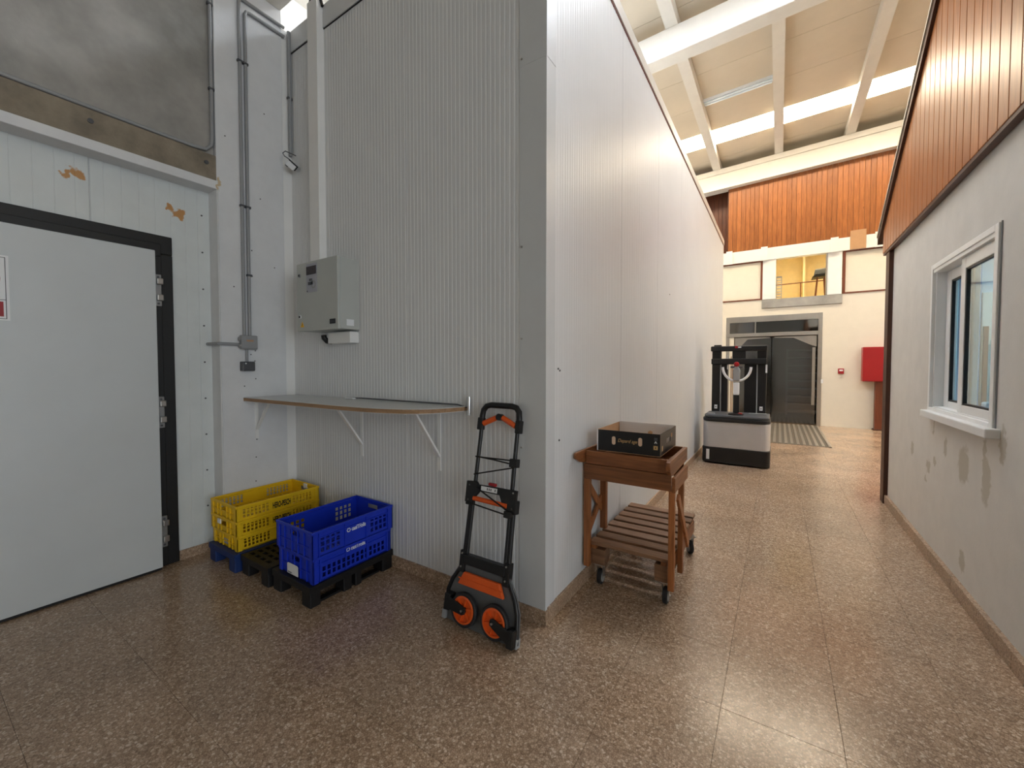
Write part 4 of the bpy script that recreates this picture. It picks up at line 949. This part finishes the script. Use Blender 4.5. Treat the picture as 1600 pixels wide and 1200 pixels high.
for k in range(4): MB().box(.030, .52, .492 + .106 * k, .592 + .106 * k, .789, .803).build('tray_board', M['cartwood'], ct)
for (cx_, cy_, rot) in ((.097, .575, 0), (.50, .575, 0), (.50, 1.345, .55), (.10, 1.345, 0)):
    R = Matrix.Rotation(rot, 3, 'Z'); P = lambda x, y, z: tuple(Vector((cx_, cy_, 0)) + R @ Vector((x, y, 0)) + Vector((0, 0, z)))
    cs = MB().hexa([P(-.03, -.035, .128), P(.03, -.035, .128), P(.03, .035, .128), P(-.03, .035, .128), P(-.03, -.035, .1345), P(.03, -.035, .1345), P(.03, .035, .1345), P(-.03, .035, .1345)]).build('castor', M['steel'], ct)
    for sx in (-1, 1):
        MB().hexa([P(sx * .017, -.014, .042), P(sx * .020, -.014, .042), P(sx * .020, .014, .042), P(sx * .017, .014, .042), P(sx * .017, -.024, .128), P(sx * .020, -.024, .128), P(sx * .020, .024, .128), P(sx * .017, .024, .128)]).build('fork', M['steel'], cs)
    prof = [(.048, -.010), (.048, .010), (.042, .014), (.004, .012), (.004, -.012), (.042, -.014)]
    wb_ = MB().lathe(prof, (0, 0, 0), 'x', 28); wb_.v = [tuple(Vector((cx_, cy_, .048)) + R @ Vector(v)) for v in wb_.v]
    cw_ = wb_.build('castor_wheel', M['tyre'], cs, smooth=True)
    for sx in (-1, 1): hb_ = MB().lathe([(.034, 0), (.034, .002), (.006, .002), (.006, 0)], (sx * .0145 - .001, 0, 0), 'x', 20); hb_.v = [tuple(Vector((cx_, cy_, .048)) + R @ Vector(v)) for v in hb_.v]; hb_.build('wheel_disc', M['greylight'], cs)
    MB().tube([P(-.026, 0, .048), P(.026, 0, .048)], .006, 8).build('axle', M['steel'], cs)

# fruit box on the cart
bx = thing('fruit_box', (0.28, 0.73, 0.873), 'open black printed cardboard fruit box on the wooden cart', 'box')
bx0, bx1, by0, by1, bz0, bz1 = .090, .472, .515, .935, .8735, 1.005
MB().box(bx0, bx1, by0, by1, bz0, bz0 + .004).build('base', M['card'], bx)
MB().box(bx0, bx1, by0 - .001, by0 + .001, bz0 + .001, bz1).build('front_panel', M['boxblack'], bx)
MB().box(bx0, bx1, by0 + .001, by0 + .005, bz0 + .004, bz1).build('front_lining', M['card'], bx)
MB().box(bx0 + .004, bx1 - .004, by1 - .004, by1, bz0 + .004, bz1 + .004).build('back_panel', M['boxwhite'], bx)
MB().box(bx0, bx0 + .004, by0 + .005, by1, bz0 + .004, bz1).build('side_panel', M['card'], bx)
b = MB(); b.box(bx1 - .004, bx1, by0 + .005, by0 + .16, bz0 + .004, bz1); b.box(bx1 - .004, bx1, by1 - .16, by1, bz0 + .004, bz1); b.box(bx1 - .004, bx1, by0 + .16, by1 - .16, bz0 + .004, bz0 + .055); b.box(bx1 - .004, bx1, by0 + .16, by1 - .16, bz0 + .085, bz1)
b.build('side_panel', M['boxblack'], bx)
MB().box(bx0 - .001, bx0 + .006, by0 - .002, by0 + .0, bz0, bz1).build('edge_print', M['boxwhite'], bx); MB().box(bx0, bx1, by0 - .0015, by0 - .001, bz0, bz0 + .003).build('edge_print', M['card'], bx)
yp = by0 - .0012
for xx, zz in ((.196, .944), (.357, .950)):
    MB().prism([(xx + .0115 * math.cos(a) , zz + .014 * (1 if math.sin(a) > 0 else -1) + .0115 * math.sin(a)) for a in [2 * math.pi * (k + .5) / 16 for k in range(16)]], 'y', yp - .0006, yp).build('oval_print', M['pinkcard'], bx)
text('lettering', 'Depard age', 0.030, M['gold'], bx, (.222, yp - .0002, .938), (1, 0, 0), (0, 0, 1), shear=0.35, width=.118)
MB().box(.434, .458, yp - .0006, yp, .913, .936).build('square_print', M['gold'], bx); MB().cyl((.446, yp - .001, .9245), (.446, yp - .0006, .9245), .004, 10).build('square_print', M['boxblack'], bx)
MB().prism([(.438, .950), (.443, .950), (.446, .957), (.450, .950), (.455, .950), (.448, .963), (.444, .963)], 'y', yp - .0006, yp).build('mark_print', M['label'], bx); MB().box(.437, .456, yp - .0006, yp, .966, .984).build('mark_print', M['greydark'], bx)
MB().box(bx1, bx1 + .0006, by0 + .04, by0 + .06, .90, .93).build('square_print', M['gold'], bx); MB().box(bx1, bx1 + .0006, by0 + .28, by0 + .31, .95, .975).build('square_print', M['card'], bx)
MB().prism([(.40, 1.0), (.425, 1.0), (.425, 1.018), (.41, 1.022), (.40, 1.014)], 'y', by0 + .0055, by0 + .007).build('tab', M['card'], bx)

# ------------------------------------------------------------------ pallet stacker
pk = thing('pallet_stacker', (0.53, 4.95, 0), 'black and silver electric pallet stacker parked in the corridor', 'stacker')
def rounded(x0, x1, y0, y1, r, n=6):
    P = []
    for (cx_, cy_, a0) in ((x0 + r, y0 + r, math.pi), (x1 - r, y0 + r, 1.5 * math.pi)):
        for k in range(n + 1):
            a = a0 + .5 * math.pi * k / n; P.append((cx_ + r * math.cos(a), cy_ + r * math.sin(a)))
    return P + [(x1, y1), (x0, y1)]
MB().prism(rounded(.115, .955, 4.56, 5.16, .06), 'z', .02, .238).build('skirt', M['black'], pk, bevel=0.008)
MB().prism(rounded(.12, .95, 4.565, 5.16, .10), 'z', .2385, .606).build('cowl', M['silver'], pk, bevel=0.006)
MB().prism(rounded(.115, .955, 4.555, 5.16, .12), 'z', .6065, .66).build('bumper_rim', M['black'], pk, bevel=0.012)
tcv = MB().prism(rounded(.13, .94, 4.575, 5.16, .12), 'z', .6605, .70).build('top_cover', M['greydark'], pk, bevel=0.012)
MB().box(.16, .26, 4.68, 4.76, .70, .712).build('tray_pad', M['greylight'], tcv, bevel=0.003); MB().box(.68, .90, 4.95, 5.02, .70, .714).build('tray_pad', M['greylight'], tcv, bevel=0.003)
MB().lathe([(.10, 0), (.10, .016), (.06, .03), (.02, .03), (.02, 0)], (.53, 4.74, .70), 'z', 24).build('tiller_base', M['black'], pk, smooth=True)
MB().box(.56, .61, 4.68, 4.74, .715, .735).build('red_lever', M['red'], pk, bevel=0.006)
MB().box(.175, .215, 4.553, 4.56, .06, .205).build('sticker', M['label'], pk)
for xx in (.25, .82): MB().cyl((xx - .02, 4.75, .06), (xx + .02, 4.75, .06), .06, 18).build('drive_wheel', M['tyre'], pk, smooth=True)
for (xa, xb) in ((.16, .285), (.765, .885)):
    MB().box(xa, xb, 5.17, 5.27, .02, 1.66).build('mast_rail', M['blackmetal'], pk, bevel=0.006)
    MB().box(xa + .02, xb - .02, 5.155, 5.17, .10, 1.60).build('mast_web', M['black'], pk)
    MB().box((xa + xb) / 2 - .02, (xa + xb) / 2 + .02, 5.148, 5.155, .74, .80).build('mast_label', M['label'], pk); MB().box((xa + xb) / 2 - .007, (xa + xb) / 2 + .007, 5.146, 5.148, .76, .775).build('mast_label', M['black'], pk)
for (xa, xb) in ((.29, .375), (.60, .762)): MB().box(xa, xb, 5.20, 5.24, .02, 1.5).build('mast_cover', M['black'], pk, bevel=0.004)
for xx in (.283, .768): MB().tube([(xx, 5.15, .70), (xx, 5.15, 1.42)], .008, 8).build('chain', M['greylight'], pk)
for xx in (.42, .44): MB().tube([(xx, 5.22, .1), (xx, 5.22, 1.55)], .007, 8).build('hose', M['card'], pk)
MB().box(.155, .89, 5.10, 5.17, 1.425, 1.515).build('cross_head', M['blackmetal'], pk, bevel=0.012); MB().box(.145, .895, 5.10, 5.20, 1.625, 1.705).build('cross_head', M['blackmetal'], pk, bevel=0.015)
MB().box(.19, .29, 5.12, 5.22, 1.70, 1.725).build('head_cap', M['black'], pk, bevel=0.006); MB().box(.44, .62, 5.13, 5.20, 1.515, 1.63).build('head_block', M['black'], pk, bevel=0.006)
MB().box(.478, .515, 5.09, 5.10, 1.67, 1.70).build('red_tag', M['red'], pk); MB().box(.52, .56, 5.09, 5.10, 1.675, 1.69).build('red_tag', M['label'], pk)
MB().box(.873, .895, 5.15, 5.169, 1.30, 1.42).build('white_tag', M['label'], pk, bevel=0.003); MB().box(.37, .385, 5.15, 5.16, 1.35, 1.58).build('white_tag', M['label'], pk)
MB().box(.49, .57, 4.74, 4.82, .72, 1.02).build('tiller_arm', M['black'], pk, bevel=0.015)
MB().box(.493, .567, 4.73, 4.80, .985, 1.165).build('tiller_plate', M['boxwhite'], pk, bevel=0.012)
th = MB().prism([(.488, 1.19), (.572, 1.19), (.575, 1.34), (.555, 1.39), (.505, 1.39), (.485, 1.34)], 'y', 4.72, 4.80).build('tiller_head', M['greylight'], pk, bevel=0.012)
arc = [(.53 - .178 * math.cos(a), 4.76, 1.385 - .20 * math.sin(a)) for a in [math.pi * k / 18 for k in range(19)]]
MB().tube(arc, .0175, 10).build('handle_loop', M['boxwhite'], th, smooth=True)
MB().lathe([(.0005, -.03), (.03, -.02), (.036, 0), (.03, .02), (.0005, .03)], (.53, 4.73, 1.425), 'y', 20).build('stop_button', M['red'], th, smooth=True)
MB().box(.45, .61, 4.75, 4.79, 1.37, 1.40).build('thumb_bar', M['greydark'], th, bevel=0.006)
for xx in (.25, .63): MB().prism([(5.27, .05), (6.35, .03), (6.40, .05), (6.35, .085), (5.27, .10)], 'x', xx, xx + .16).build('fork_arm', M['blackmetal'], pk, bevel=0.004)
for xx in (.33, .71): MB().cyl((xx - .05, 6.25, .04), (xx + .05, 6.25, .04), .04, 16).build('load_wheel', M['tyre'], pk, smooth=True)

# ------------------------------------------------------------------ sign on the cold store door
sg = thing('door_sign', (-2.484, -1.66, 1.82), 'white sign with a red ring and red panel at the left edge of the door', 'sign')
MB().box(-2.4848, -2.482, -1.80, -1.535, 1.648, 1.998).build('plate', M['label'], sg)
b = MB(); b.box(-2.482, -2.4815, -1.795, -1.549, 1.985, 1.988); b.box(-2.482, -2.4815, -1.549, -1.546, 1.655, 1.988); b.box(-2.482, -2.4815, -1.795, -1.549, 1.757, 1.760); b.box(-2.482, -2.4815, -1.795, -1.549, 1.655, 1.658); b.build('border', M['greydark'], sg)
MB().lathe([(.098, 0), (.080, 0), (.080, .0006), (.098, .0006)], (-2.482, -1.663, 1.872), 'x', 40).build('ring', M['red'], sg)
MB().box(-2.482, -2.4812, -1.785, -1.557, 1.668, 1.748).build('red_panel', M['red'], sg)
MB().bar((-2.4815, -1.72, 1.93), (-2.4815, -1.605, 1.815), .001, .016, (0, 1, 1)).build('ring', M['red'], sg)

for o in bpy.data.objects:
    if '_root' in o: del o['_root']
